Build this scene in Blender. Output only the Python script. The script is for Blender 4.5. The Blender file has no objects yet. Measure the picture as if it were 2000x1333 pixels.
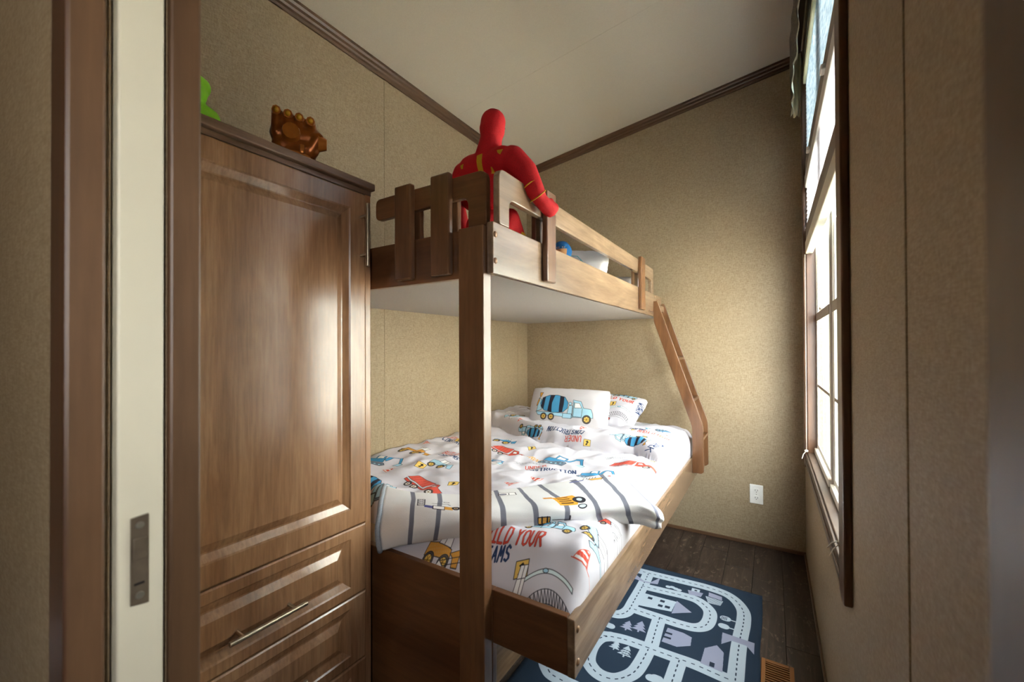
import bpy, bmesh, math, random
import numpy as np
from mathutils import Vector, Matrix, noise

S = bpy.context.scene
C = S.collection
random.seed(7)
PI = math.pi

# ------------------------------------------------------------------ camera
cam_d = bpy.data.cameras.new('camera'); cam = bpy.data.objects.new('camera', cam_d); C.objects.link(cam)
S.camera = cam
cam_d.sensor_width = 36.0; cam_d.lens = 809.11/2000*36
cam_d.shift_y = 9.9/2000
yaw, pit, rol = math.radians(-32.093), math.radians(0.3928), math.radians(-0.2218)
_f = Vector((math.sin(yaw)*math.cos(pit), math.cos(yaw)*math.cos(pit), math.sin(pit)))
_r = Vector((math.cos(yaw), -math.sin(yaw), 0)); _u = _r.cross(_f)
r2 = _r*math.cos(rol)+_u*math.sin(rol); u2 = -_r*math.sin(rol)+_u*math.cos(rol)
M = Matrix((r2, u2, -_f)).transposed().to_4x4(); M.translation = (0, 0, 1.2)
cam.matrix_world = M
cam_d.clip_start = 0.01
cam_d.dof.use_dof = True; cam_d.dof.focus_distance = 1.7; cam_d.dof.aperture_fstop = 4.0

# ------------------------------------------------------------------ world / light / exposure
W = bpy.data.worlds.new('sky'); S.world = W; W.use_nodes = True
bg = W.node_tree.nodes['Background']
bg.inputs[0].default_value = (0.97, 0.98, 1.0, 1); bg.inputs[1].default_value = 14.0
vs = S.view_settings
vs.view_transform = 'Standard'; vs.look = 'None'; vs.gamma = 1; vs.exposure = 0.88; vs.use_curve_mapping = False
S.display_settings.display_device = 'sRGB'

def area(name, loc, target, sx, sy, power, color, portal=False):
    l = bpy.data.lights.new(name, 'AREA'); l.shape = 'RECTANGLE'; l.size = sx; l.size_y = sy; l.energy = power; l.color = color
    o = bpy.data.objects.new(name, l); C.objects.link(o); o.location = loc
    o.rotation_euler = (Vector(target)-Vector(loc)).to_track_quat('-Z', 'Y').to_euler()
    if portal: l.cycles.is_portal = True
    return o
area('window_portal', (0.31, 1.98, 1.62), (-1, 1.98, 1.62), 1.30, 2.0, 10, (1, 1, 1), True)
area('hall_slot_portal', (0.24, -0.31, 1.43), (-1, -0.31, 1.43), 0.24, 0.80, 10, (1, 1, 1), True)  # sky through an unseen slot, added and sized to brighten the door edge
area('hall_fill', (-0.75, -0.75, 2.50), (-0.75, -0.75, 0), 0.34, 0.34, 2, (1.0, 0.86, 0.70))  # unseen lamp added as weak warm fill in the hall
sun_d = bpy.data.lights.new('sun', 'SUN'); sun_d.energy = 28; sun_d.angle = 0.01; sun_d.color = (1.0, 0.96, 0.9)
sun = bpy.data.objects.new('sun', sun_d); C.objects.link(sun); sun.rotation_euler = (Vector((0.46, 0.12, -0.88))).to_track_quat('-Z', 'Y').to_euler()
S.cycles.max_bounces = 10; S.cycles.diffuse_bounces = 6; S.cycles.transparent_max_bounces = 16
S.cycles.caustics_reflective = False; S.cycles.caustics_refractive = False
S.cycles.sample_clamp_indirect = 8

# ------------------------------------------------------------------ materials
def lin(c):
    return tuple((x/12.92 if x <= 0.04045 else ((x+0.055)/1.055)**2.4) for x in c)
def h(s):
    return lin(tuple(int(s[i:i+2], 16)/255 for i in (0, 2, 4)))+(1,)
class NT:
    def __init__(self, name):
        self.m = bpy.data.materials.new(name); self.m.use_nodes = True
        self.t = self.m.node_tree; self.b = self.t.nodes['Principled BSDF']
    def n(self, typ, **kw):
        x = self.t.nodes.new(typ)
        for k, v in kw.items(): setattr(x, k, v)
        return x
    def l(self, a, b): self.t.links.new(a, b)
    def coords(self, scale, rot=(0, 0, 0), kind='Object', rnd=False):
        tc = self.n('ShaderNodeTexCoord'); mp = self.n('ShaderNodeMapping')
        mp.inputs['Scale'].default_value = scale; mp.inputs['Rotation'].default_value = rot
        if rnd:
            oi = self.n('ShaderNodeObjectInfo'); mu = self.n('ShaderNodeMath', operation='MULTIPLY'); mu.inputs[1].default_value = 37.0
            ad = self.n('ShaderNodeVectorMath', operation='ADD')
            self.l(oi.outputs['Random'], mu.inputs[0]); self.l(mu.outputs[0], ad.inputs[1]); self.l(tc.outputs[kind], ad.inputs[0])
            self.l(ad.outputs[0], mp.inputs['Vector'])
        else:
            self.l(tc.outputs[kind], mp.inputs['Vector'])
        return mp.outputs[0]
    def noise(self, vec, scale, detail=4, rough=0.5, dist=0):
        x = self.n('ShaderNodeTexNoise'); x.inputs['Scale'].default_value = scale; x.inputs['Detail'].default_value = detail
        x.inputs['Roughness'].default_value = rough; x.inputs['Distortion'].default_value = dist
        self.l(vec, x.inputs['Vector']); return x.outputs['Fac']
    def ramp(self, fac, stops):
        x = self.n('ShaderNodeValToRGB'); e = x.color_ramp.elements
        while len(e) < len(stops): e.new(0.5)
        for i, (p, c) in enumerate(stops): e[i].position = p; e[i].color = c
        self.l(fac, x.inputs[0]); return x.outputs[0]
    def mix(self, fac, a, b, mode='MIX'):
        x = self.n('ShaderNodeMix', data_type='RGBA', blend_type=mode)
        for s, v in ((0, fac), (6, a), (7, b)):
            if isinstance(v, (float, int)): x.inputs[s].default_value = v
            elif isinstance(v, tuple): x.inputs[s].default_value = v
            else: self.l(v, x.inputs[s])
        return x.outputs[2]
    def bump(self, height, strength, dist=0.002):
        x = self.n('ShaderNodeBump'); x.inputs['Strength'].default_value = strength; x.inputs['Distance'].default_value = dist
        self.l(height, x.inputs['Height']); self.l(x.outputs[0], self.b.inputs['Normal'])
    def base(self, c):
        if isinstance(c, tuple): self.b.inputs['Base Color'].default_value = c
        else: self.l(c, self.b.inputs['Base Color'])
    def rough(self, r): self.b.inputs['Roughness'].default_value = r

def plain(name, col, rough=0.5, metal=0.0, var=0.06, nscale=40, bump=0.0):
    m = NT(name); v = m.coords((1, 1, 1)); f = m.noise(v, nscale, 3)
    c = h(col) if isinstance(col, str) else col
    lo = tuple(x*(1-var) for x in c[:3])+(1,); hi = tuple(min(1, x*(1+var)) for x in c[:3])+(1,)
    m.base(m.ramp(f, [(0.3, lo), (0.7, hi)])); m.rough(rough); m.b.inputs['Metallic'].default_value = metal
    if bump: m.bump(f, bump, 0.001)
    return m.m

def wood(name, dark, mid, light, axis='Z', rough=0.32, bands=3.0, fine=60.0, spec=0.5):
    m = NT(name)
    st = {'X': (0.06, 1, 1), 'Y': (1, 0.06, 1), 'Z': (1, 1, 0.06)}[axis]
    v = m.coords(st, rnd=True)
    f1 = m.noise(v, bands, 3, 0.5, 0.6); f2 = m.noise(v, fine, 6, 0.65, 0.2)
    v2 = m.coords({'X': (0.25, 1, 1), 'Y': (1, 0.25, 1), 'Z': (1, 1, 0.25)}[axis], rnd=True)
    f3 = m.noise(v2, bands*2.2, 5, 0.55, 1.1)
    c1 = m.ramp(f1, [(0.32, h(dark)), (0.5, h(mid)), (0.70, h(light))])
    c3 = m.ramp(f3, [(0.35, h(dark)), (0.65, h(light))])
    c = m.mix(0.35, c1, c3)
    g = m.ramp(f2, [(0.35, (0.55, 0.55, 0.55, 1)), (0.62, (1, 1, 1, 1))])
    m.base(m.mix(0.55, c, g, 'MULTIPLY')); m.rough(rough)
    m.b.inputs['Specular IOR Level'].default_value = spec
    m.bump(f2, 0.08, 0.001)
    return m.m

def wallpaper(name, a, b, c):
    m = NT(name)
    v1 = m.coords((1, 1, 0.18)); v2 = m.coords((0.16, 0.16, 1)); v3 = m.coords((1, 1, 1))
    f1 = m.noise(v1, 420, 2, 0.6); f2 = m.noise(v2, 420, 2, 0.6); f3 = m.noise(v3, 3.0, 3)
    ad = m.n('ShaderNodeMath', operation='ADD'); m.l(f1, ad.inputs[0]); m.l(f2, ad.inputs[1])
    hf = m.n('ShaderNodeMath', operation='MULTIPLY'); hf.inputs[1].default_value = 0.5; m.l(ad.outputs[0], hf.inputs[0])
    col = m.ramp(hf.outputs[0], [(0.36, h(a)), (0.5, h(b)), (0.64, h(c))])
    sh = m.ramp(f3, [(0.3, (0.93, 0.93, 0.93, 1)), (0.7, (1, 1, 1, 1))])
    m.base(m.mix(1.0, col, sh, 'MULTIPLY')); m.rough(0.62); m.b.inputs['Specular IOR Level'].default_value = 0.35
    m.bump(hf.outputs[0], 0.12, 0.001)
    return m.m

WALL = wallpaper('woven wallpaper', '8b785e', '9b896e', 'ac9a80')
CEIL = plain('ceiling board', 'cfc5b5', 0.75, var=0.03, nscale=180, bump=0.35)
WARD = wood('walnut laminate upright', '7a5539', '966e4d', 'b08a67', 'Z', 0.25, 5.0, 130, 0.75)
WARD_Y = wood('walnut laminate level', '5b4231', '765944', '8d6f57', 'Y', 0.32, 4.0, 70)
JAMB = wood('dark walnut jamb', '4f3924', '634832', '775a42', 'Z', 0.42, 5.0, 60)
CASING = wood('casing wood', '3d2716', '4a3020', '5a3b28', 'Z', 0.40, 5.0, 60)
BED_X = wood('bunk wood across', '4c2e1a', '6b4529', '8a5f3d', 'X', 0.30, 5.0, 70, 0.6)
BED_Y = wood('bunk wood along', '675140', '8a7058', 'a78c70', 'Y', 0.27, 5.0, 70, 0.85)
BED_Z = wood('bunk wood upright', '5b3a22', '724c2f', '8b6443', 'Z', 0.28, 6.0, 80, 0.8)
DARKTRIM = wood('dark trim', '4b3423', '5e432f', '75573f', 'Y', 0.4, 6.0, 60)
DARKTRIM_X = wood('dark trim across', '4b3423', '5e432f', '75573f', 'X', 0.4, 6.0, 60)
SILLW = wood('sill wood', '44342a', '554437', '665446', 'Y', 0.42, 6.0, 80, 0.35)
CASE_Z = wood('window casing upright', '4f3626', '664733', '7d5a42', 'Z', 0.35, 6.0, 60)
LINER = plain('bunk underside board', 'aaa39b', 0.6, var=0.05, nscale=150, bump=0.3)
METAL = plain('brushed metal', 'b9ad97', 0.28, 1.0, 0.05, 120)
BOLT = plain('bolt cap', '9a7a5e', 0.35, 0.3)
BLACKGAP = plain('dark recess', '15100c', 0.8)
WHITEPL = plain('white plastic', 'ecebe6', 0.35, var=0.02)
SLOT = plain('outlet slot', '2a2826', 0.6)
DOORW = plain('cream door edge', 'cfc9b4', 0.45, var=0.05, nscale=4)
LATCH = plain('latch metal', '75695a', 0.42, 0.6, 0.15, 60)
SCREW = plain('screw metal', 'a9a598', 0.35, 0.8)
VINYL = plain('white vinyl', 'e9e7e0', 0.35, var=0.02)
TAUPE = plain('taupe window frame', '8a8077', 0.4, var=0.04)
CREAMV = plain('cream vinyl', 'dedbcb', 0.4, var=0.02)
SIDING = plain('white siding', 'f0eee6', 0.6, var=0.03)
GROUND = plain('gravel ground', 'a9a396', 0.9, var=0.15, nscale=60)
SHEET = plain('beige sheet', 'bfae95', 0.85, var=0.05)
WHITECL = plain('white cotton', 'd2d0d4', 0.85, var=0.02, nscale=12)
GREYCL = plain('grey cotton', 'b5b7bd', 0.85, var=0.04)
RED = plain('red plush', 'c60d18', 0.8, var=0.12, nscale=300, bump=0.4)
YEL = plain('yellow felt', 'c79a16', 0.8, var=0.06, nscale=200)
BLUE = plain('blue plush', '2173b8', 0.8, var=0.08, nscale=300, bump=0.3)
SKIN = plain('peach felt', 'd9a06b', 0.8, var=0.04)
EYE = plain('dark button', '241a18', 0.3)
GREEN = plain('lime foam', '7fc60c', 0.55, var=0.08, nscale=30)
BRONZE = plain('bronze plastic', '8a4a18', 0.30, 0.55, 0.2, 50)
BRONZE_L = plain('light bronze plastic', 'b06a2a', 0.28, 0.55, 0.12, 50)
AMBER = plain('amber stud', 'b88a1c', 0.2, 0.1)
VENTM = plain('bronze vent', '8a5a2c', 0.4, 0.3)
CORDM = plain('white cord', 'd8d0c2', 0.8)

for m_ in (SHEET, WHITECL, GREYCL):
    b_ = m_.node_tree.nodes['Principled BSDF']; b_.inputs['Specular IOR Level'].default_value = 0.2

def curtain_mat():
    m = NT('patterned valance cloth'); v = m.coords((1, 1, 1))
    f = m.noise(v, 55, 3, 0.6, 2.0); g = m.noise(v, 400, 2)
    m.base(m.mix(0.3, m.ramp(f, [(0.42, h('3d372e')), (0.55, h('7b715e'))]), m.ramp(g, [(0.3, h('2f2a24')), (0.7, h('857a68'))]))); m.rough(0.9)
    return m.m
VALANCE = curtain_mat()

def floor_mat():
    m = NT('dark rustic plank'); v = m.coords((1, 0.09, 1), rnd=True); v2 = m.coords((1, 0.5, 1), rnd=True)
    f = m.noise(v, 30, 6, 0.6, 1.2); f2 = m.noise(v2, 34, 6, 0.75, 1.0); f3 = m.noise(v, 170, 4, 0.6)
    c = m.ramp(f, [(0.3, h('1f1611')), (0.55, h('362922')), (0.75, h('4f3f35'))])
    w = m.ramp(f2, [(0.56, (0, 0, 0, 1)), (0.70, (1, 1, 1, 1))])
    c2 = m.mix(w, c, h('7d6b5c'))
    g = m.ramp(f3, [(0.35, (0.6, 0.6, 0.6, 1)), (0.6, (1, 1, 1, 1))])
    m.base(m.mix(0.8, c2, g, 'MULTIPLY')); m.rough(0.42); m.bump(f2, 0.2, 0.001)
    return m.m
PLANK = floor_mat()

def shade_mat(name, ca, cb, trans, sc):
    m = NT(name); v = m.coords((1, 1, 1)); v = m.coords((1, 0.08, 1.0)); f = m.noise(v, sc, 3, 0.6)
    c = m.ramp(f, [(0.35, h(ca)), (0.65, h(cb))]); m.base(c); m.rough(0.9)
    tr = m.n('ShaderNodeBsdfTranslucent'); m.l(c, tr.inputs[0])
    mx = m.n('ShaderNodeMixShader'); mx.inputs[0].default_value = trans
    m.l(m.b.outputs[0], mx.inputs[1]); m.l(tr.outputs[0], mx.inputs[2])
    m.l(mx.outputs[0], m.t.nodes['Material Output'].inputs[0])
    return m.m
SHADE_A = shade_mat('woven shade cloth', '8294a3', 'c3ccd0', 0.25, 260)
SHADE_B = shade_mat('sheer shade cloth', 'dcdadf', 'f1f0f2', 0.6, 60)

CREAMCL = shade_mat('cream lining', 'efe5c6', 'f5edd4', 0.12, 40)

def glass_mat():
    m = NT('window glass'); t = m.t
    tr = m.n('ShaderNodeBsdfTransparent'); gl = m.n('ShaderNodeBsdfGlossy'); gl.inputs['Roughness'].default_value = 0.02
    tr.inputs[0].default_value = (0.95, 0.98, 0.97, 1)
    fr = m.n('ShaderNodeFresnel'); fr.inputs[0].default_value = 1.45
    ge = m.n('ShaderNodeNewGeometry'); iv = m.n('ShaderNodeMath', operation='SUBTRACT'); iv.inputs[0].default_value = 1.0; m.l(ge.outputs['Backfacing'], iv.inputs[1])
    ml = m.n('ShaderNodeMath', operation='MULTIPLY'); m.l(fr.outputs[0], ml.inputs[0]); m.l(iv.outputs[0], ml.inputs[1])
    m2 = m.n('ShaderNodeMath', operation='MULTIPLY'); m.l(ml.outputs[0], m2.inputs[0]); m2.inputs[1].default_value = 0.6
    mx = m.n('ShaderNodeMixShader'); m.l(m2.outputs[0], mx.inputs[0]); m.l(tr.outputs[0], mx.inputs[1]); m.l(gl.outputs[0], mx.inputs[2])
    m.l(mx.outputs[0], t.nodes['Material Output'].inputs[0]); t.nodes.remove(m.b)
    return m.m
GLASS = glass_mat()

# ------------------------------------------------------------------ object helpers
WLOC = {}
def wl(o):
    p = Vector((0, 0, 0))
    while o is not None: p = p+o.location; o = o.parent
    return p
def thing(name, label, cat, loc, group=None):
    o = bpy.data.objects.new(name, None); C.objects.link(o); o.location = loc; o.empty_display_size = 0.05
    o['label'] = label; o['category'] = cat
    if group: o['group'] = group
    return o
def obj(name, bm, mat, parent=None, smooth=False, angle=35, loc=None):
    """bm is in world coordinates; it is stored relative to the parent (or loc)"""
    me = bpy.data.meshes.new(name)
    base = wl(parent) if parent else Vector(loc or (0, 0, 0))
    bmesh.ops.translate(bm, verts=bm.verts, vec=-base)
    bmesh.ops.recalc_face_normals(bm, faces=bm.faces)
    bm.to_mesh(me); bm.free()
    if isinstance(mat, (list, tuple)):
        for x in mat: me.materials.append(x)
    else: me.materials.append(mat)
    if smooth:
        for p in me.polygons: p.use_smooth = True
        me.set_sharp_from_angle(angle=math.radians(angle))
    o = bpy.data.objects.new(name, me); C.objects.link(o)
    if parent: o.parent = parent
    else: o.location = base
    return o
def tag(o, label, cat, group=None):
    o['label'] = label; o['category'] = cat
    if group: o['group'] = group
    return o
def struct(o): o['kind'] = 'structure'; return o

def box(bm, x0, x1, y0, y1, z0, z1, bev=0.0, seg=2):
    r = bmesh.ops.create_cube(bm, size=1)
    vs_ = r['verts']
    bmesh.ops.scale(bm, verts=vs_, vec=(x1-x0, y1-y0, z1-z0)); bmesh.ops.translate(bm, verts=vs_, vec=((x0+x1)/2, (y0+y1)/2, (z0+z1)/2))
    if bev:
        es = list({e for v in vs_ for e in v.link_edges})
        bmesh.ops.bevel(bm, geom=es, offset=bev, segments=seg, profile=0.5, affect='EDGES')
    return bm
def bx(x0, x1, y0, y1, z0, z1, bev=0.0, seg=2): return box(bmesh.new(), x0, x1, y0, y1, z0, z1, bev, seg)
def prism(pts, a0, a1, plane, bev=0.0, bm=None):
    """pts: 2-D outline; plane 'xz' extruded in y, 'yz' in x, 'xy' in z, from a0 to a1"""
    bm = bm or bmesh.new()
    def P(p, a): return {'xz': (p[0], a, p[1]), 'yz': (a, p[0], p[1]), 'xy': (p[0], p[1], a)}[plane]
    A = [bm.verts.new(P(p, a0)) for p in pts]; B = [bm.verts.new(P(p, a1)) for p in pts]
    f0 = bm.faces.new(A); f1 = bm.faces.new(B[::-1]); n = len(pts)
    for i in range(n): bm.faces.new((A[i], B[i], B[(i+1) % n], A[(i+1) % n]))
    if bev:
        bmesh.ops.recalc_face_normals(bm, faces=bm.faces)
        es = list(set(f0.edges) | set(f1.edges))
        bmesh.ops.bevel(bm, geom=es, offset=bev, segments=2, profile=0.5, affect='EDGES')
    return bm
def rnd_poly(pts, rad, n=5):
    """round the corners of an outline; rad per corner or one value"""
    out = []; N = len(pts)
    for i, p in enumerate(pts):
        r = rad[i] if isinstance(rad, (list, tuple)) else rad
        if r <= 0: out.append(p); continue
        a = Vector(pts[i-1]); b = Vector(p); c = Vector(pts[(i+1) % N])
        d1 = (a-b); d2 = (c-b); r_ = min(r, d1.length*0.48, d2.length*0.48)
        s = b+d1.normalized()*r_; e = b+d2.normalized()*r_
        for k in range(n+1):
            t = k/n; q = s*(1-t)**2+b*2*t*(1-t)+e*t*t; out.append((q.x, q.y))
    return out
def cyl(bm, p0, p1, r0, r1=None, seg=16):
    p0 = Vector(p0); p1 = Vector(p1); d = p1-p0; r1 = r0 if r1 is None else r1
    mt = Matrix.Translation((p0+p1)/2) @ d.to_track_quat('Z', 'Y').to_matrix().to_4x4()
    bmesh.ops.create_cone(bm, cap_ends=True, segments=seg, radius1=r0, radius2=r1, depth=d.length, matrix=mt)
    return bm
def tube(bm, pts, r, seg=6):
    pts = [Vector(p) for p in pts]; rings = []
    for i, p in enumerate(pts):
        d = (pts[min(i+1, len(pts)-1)]-pts[max(i-1, 0)]).normalized()
        q = d.to_track_quat('Z', 'Y')
        rings.append([bm.verts.new(p+q @ Vector((r*math.cos(2*PI*k/seg), r*math.sin(2*PI*k/seg), 0))) for k in range(seg)])
    for a, b in zip(rings, rings[1:]):
        for k in range(seg): bm.faces.new((a[k], a[(k+1) % seg], b[(k+1) % seg], b[k]))
    bm.faces.new(rings[0][::-1]); bm.faces.new(rings[-1])
    return bm
def ball(bm, c, r, sc=(1, 1, 1), u=16, v=10, rot=None):
    mt = Matrix.Translation(c) @ (rot.to_4x4() if rot else Matrix()) @ Matrix.Diagonal((sc[0]*r, sc[1]*r, sc[2]*r, 1))
    bmesh.ops.create_uvsphere(bm, u_segments=u, v_segments=v, radius=1, matrix=mt); return bm
def blob(caps, voxel, sm=6):
    """union of tapered capsules [(p0, r0, p1, r1)], remeshed into one continuous skin; returns a bmesh in world coordinates"""
    bm = bmesh.new()
    for p0, r0, p1, r1 in caps:
        p0 = Vector(p0); p1 = Vector(p1); L = (p1-p0).length; n = max(1, int(L/(min(r0, r1)*0.35)))
        for k in range(n+1):
            t = k/n
            bmesh.ops.create_icosphere(bm, subdivisions=2, radius=r0*(1-t)+r1*t, matrix=Matrix.Translation(p0.lerp(p1, t)))
    me = bpy.data.meshes.new('tmp'); bm.to_mesh(me); bm.free()
    o = bpy.data.objects.new('tmp', me); C.objects.link(o)
    md = o.modifiers.new('r', 'REMESH'); md.mode = 'VOXEL'; md.voxel_size = voxel
    ms = o.modifiers.new('s', 'SMOOTH'); ms.iterations = sm; ms.factor = 0.5
    dg = bpy.context.evaluated_depsgraph_get(); m2 = bpy.data.meshes.new_from_object(o.evaluated_get(dg))
    bpy.data.objects.remove(o); bpy.data.meshes.remove(me)
    out = bmesh.new(); out.from_mesh(m2); bpy.data.meshes.remove(m2)
    return out
def sm01(t): t = max(0.0, min(1.0, t)); return t*t*(3-2*t)
def catmull(P, n):
    P = [np.array(p, float) for p in P]; Q = [2*P[0]-P[1]]+P+[2*P[-1]-P[-2]]; out = []
    for i in range(1, len(Q)-2):
        for k in range(n):
            t = k/n; a, b, c, d = Q[i-1:i+3]
            out.append(0.5*((2*b)+(-a+c)*t+(2*a-5*b+4*c-d)*t*t+(-a+3*b-3*c+d)*t**3))
    out.append(P[-1]); return out
def grid_faces(bm, V, uvl=None, uv=None, closed=False):
    R = len(V); K = len(V[0])
    for i in range(R-1):
        for j in range(K-1 if not closed else K):
            j2 = (j+1) % K
            q = (V[i][j], V[i+1][j], V[i+1][j2], V[i][j2])
            f = bm.faces.new(q)
            if uvl:
                for lp, (a, b) in zip(f.loops, ((i, j), (i+1, j), (i+1, j2), (i, j2))): lp[uvl].uv = uv[a][b]

# ------------------------------------------------------------------ printed cloth: drawings rasterised in code
class Canvas:
    def __init__(s, x0, y0, x1, y1, ppm, bg):
        s.x0, s.y0, s.x1, s.y1, s.p = x0, y0, x1, y1, ppm
        s.w = int((x1-x0)*ppm); s.h = int((y1-y0)*ppm)
        s.a = np.ones((s.h, s.w, 4), np.float32); s.a[..., :3] = bg
    def _win(s, xs, ys, pad):
        i0 = max(0, int((min(xs)-pad-s.x0)*s.p)); i1 = min(s.w, int((max(xs)+pad-s.x0)*s.p)+2)
        j0 = max(0, int((min(ys)-pad-s.y0)*s.p)); j1 = min(s.h, int((max(ys)+pad-s.y0)*s.p)+2)
        if i1 <= i0 or j1 <= j0: return None
        X = s.x0+(np.arange(i0, i1)+0.5)/s.p; Y = s.y0+(np.arange(j0, j1)+0.5)/s.p
        return (slice(j0, j1), slice(i0, i1)), X[None, :], Y[:, None]
    def put(s, sl, mask, col):
        v = s.a[sl]; m = mask[..., None]; v[..., :3] = v[..., :3]*(1-m)+np.array(col, np.float32)*m
    def fill(s, pts, col, hatch=0.0, white=None):
        xs = [p[0] for p in pts]; ys = [p[1] for p in pts]; w = s._win(xs, ys, 0)
        if not w: return
        sl, X, Y = w; ins = np.zeros((Y.shape[0], X.shape[1]), bool); n = len(pts)
        for i in range(n):
            xa, ya = pts[i]; xb, yb = pts[(i+1) % n]
            if ya == yb: continue
            ins ^= ((ya > Y) != (yb > Y)) & (X < (xb-xa)*(Y-ya)/(yb-ya)+xa)
        m = ins.astype(np.float32)
        if hatch:
            m = m*(1-hatch*(np.sin((X*1.0+Y*0.7)*900)*np.sin((X*0.31-Y)*310) > 0.25))
        s.put(sl, m, col)
    def line(s, pts, wd, col):
        xs = [p[0] for p in pts]; ys = [p[1] for p in pts]; w = s._win(xs, ys, wd)
        if not w: return
        sl, X, Y = w; D = np.full((Y.shape[0], X.shape[1]), 1e9)
        for (xa, ya), (xb, yb) in zip(pts, pts[1:]):
            dx, dy = xb-xa, yb-ya; L = dx*dx+dy*dy
            t = np.clip(((X-xa)*dx+(Y-ya)*dy)/L, 0, 1) if L > 0 else 0
            D = np.minimum(D, (X-xa-t*dx)**2+(Y-ya-t*dy)**2)
        s.put(sl, np.clip((wd/2-np.sqrt(D))*s.p+0.5, 0, 1).astype(np.float32), col)
    def image(s, name):
        im = bpy.data.images.new(name, s.w, s.h, alpha=False); im.pixels.foreach_set(s.a.ravel()); im.update(); im.pack(); return im
def rgb(x): return tuple(int(x[i:i+2], 16)/255 for i in (0, 2, 4))
INK = rgb('2b2a33'); LB = rgb('a9d6ea'); MB_ = rgb('3d93c6'); RD = rgb('d9503f'); OR = rgb('e0a040'); YE = rgb('edc766'); NAVY = rgb('2c3f66'); GRY = rgb('8d9096'); WH = rgb('f6f6f8')
class Pen:
    """draws in a motif's own frame: unit size, turned by ang (deg), at (x, y) of the canvas"""
    def __init__(s, cv, x, y, size, ang=0, lw=0.0022):
        s.c, s.x, s.y, s.s, s.lw = cv, x, y, size, lw; s.ca, s.sa = math.cos(math.radians(ang)), math.sin(math.radians(ang))
    def T(s, pts): return [(s.x+s.s*(a*s.ca-b*s.sa), s.y+s.s*(a*s.sa+b*s.ca)) for a, b in pts]
    def f(s, pts, col, hatch=0.0, ink=INK):
        q = s.T(pts); s.c.fill(q, col, hatch)
        if ink: s.c.line(q+[q[0]], s.lw, ink)
    def l(s, pts, col=INK, w=None): s.c.line(s.T(pts), w or s.lw, col)
    def e(s, cx, cy, rx, ry=None, col=None, ink=INK, w=None, n=20):
        p = [(cx+rx*math.cos(2*PI*k/n), cy+(ry or rx)*math.sin(2*PI*k/n)) for k in range(n)]
        if col: s.c.fill(s.T(p), col)
        if ink: s.c.line(s.T(p+[p[0]]), w or s.lw, ink)
    def wheel(s, cx, cy, r, hub=YE):
        s.e(cx, cy, r, col=rgb('5a5450')); s.e(cx, cy, r*0.68, col=hub)
        for k in range(3):
            a = k*PI/3; s.l([(cx-r*.6*math.cos(a), cy-r*.6*math.sin(a)), (cx+r*.6*math.cos(a), cy+r*.6*math.sin(a))], rgb('6a5020'))
def mixer(p):
    k = lambda L: [((a-640)/865, (600-b)/865) for a, b in L]
    p.f(k([(210, 550), (770, 555), (780, 610), (540, 600), (250, 600)]), LB)
    p.f(k([(245, 345), (285, 390), (300, 520), (215, 550)]), LB); p.f(k([(232, 265), (285, 265), (262, 335), (245, 335)]), OR)
    p.f(k([(235, 350), (205, 470), (225, 460), (250, 390)]), OR)
    drum = [(270, 430), (300, 345), (400, 303), (520, 297), (640, 322), (702, 400), (702, 480), (640, 540), (500, 556), (350, 532), (285, 480)]
    p.f(k(drum), MB_, 0.25)
    p.f(k([(285, 470), (300, 350), (345, 330), (330, 520)]), rgb('2a2530'), 0.2, None)
    p.f(k([(400, 535), (415, 303), (485, 300), (455, 420), (470, 552)]), rgb('2a2530'), 0.2, None)
    p.f(k([(580, 548), (565, 308), (630, 322), (640, 430), (630, 540)]), rgb('2a2530'), 0.2, None)
    p.l(k(drum+drum[:1]))
    p.e((735-640)/865, (600-415)/865, .025, col=LB); p.e((740-640)/865, (600-520)/865, .025, col=LB); p.f(k([(700, 555), (720, 440), (770, 440), (770, 555)]), LB)
    p.f(k([(640, 555), (765, 555), (765, 620), (640, 620)]), LB)
    p.f(k([(775, 360), (885, 375), (930, 465), (1035, 475), (1062, 530), (1070, 590), (910, 600), (780, 600)]), LB)
    p.f(k([(800, 400), (865, 400), (905, 465), (800, 470)]), WH); p.l(k([(790, 385), (790, 590), (910, 590), (915, 470)]))
    for x, r in ((348, .056), (468, .056), (985, .067)): p.wheel((x-640)/865, (600-615)/865, r)
def dump(p, col=RD):
    p.f([(-.5, .02), (-.42, .20), (.06, .25), (.0, .02)], col, 0.3); p.f([(.08, -.02), (.08, .22), (.22, .22), (.30, .10), (.49, .06), (.5, -.06), (-.48, -.06), (-.48, -.01)], col, 0.2)
    p.f([(.12, .10), (.12, .18), (.2, .18), (.25, .10)], WH)
    for x in (-.30, -.12, .34): p.wheel(x, -.09, .07, WH)
    for k in range(5): p.l([(-.4+k*.09, .04), (-.36+k*.09, .2)], rgb('9a2f2a'))
def excav(p, col=MB_):
    p.f([(-.45, -.25), (.1, -.25), (.16, -.16), (.1, -.08), (-.45, -.08), (-.5, -.16)], rgb('6f7f92'))
    p.f([(-.42, -.06), (-.42, .1), (-.2, .1), (-.2, .26), (.02, .26), (.06, -.06)], col, 0.25); p.f([(-.17, .08), (-.17, .22), (-.01, .22), (.0, .08)], WH)
    p.f([(.04, .05), (.2, .32), (.36, .3), (.46, .02), (.41, .0), (.32, .22), (.22, .24), (.1, .0)], col, 0.2)
    p.f([(.38, .02), (.5, .0), (.46, -.14), (.32, -.1)], LB)
    for k in range(5): p.e(-.4+k*.11, -.165, .035, col=LB)
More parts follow.
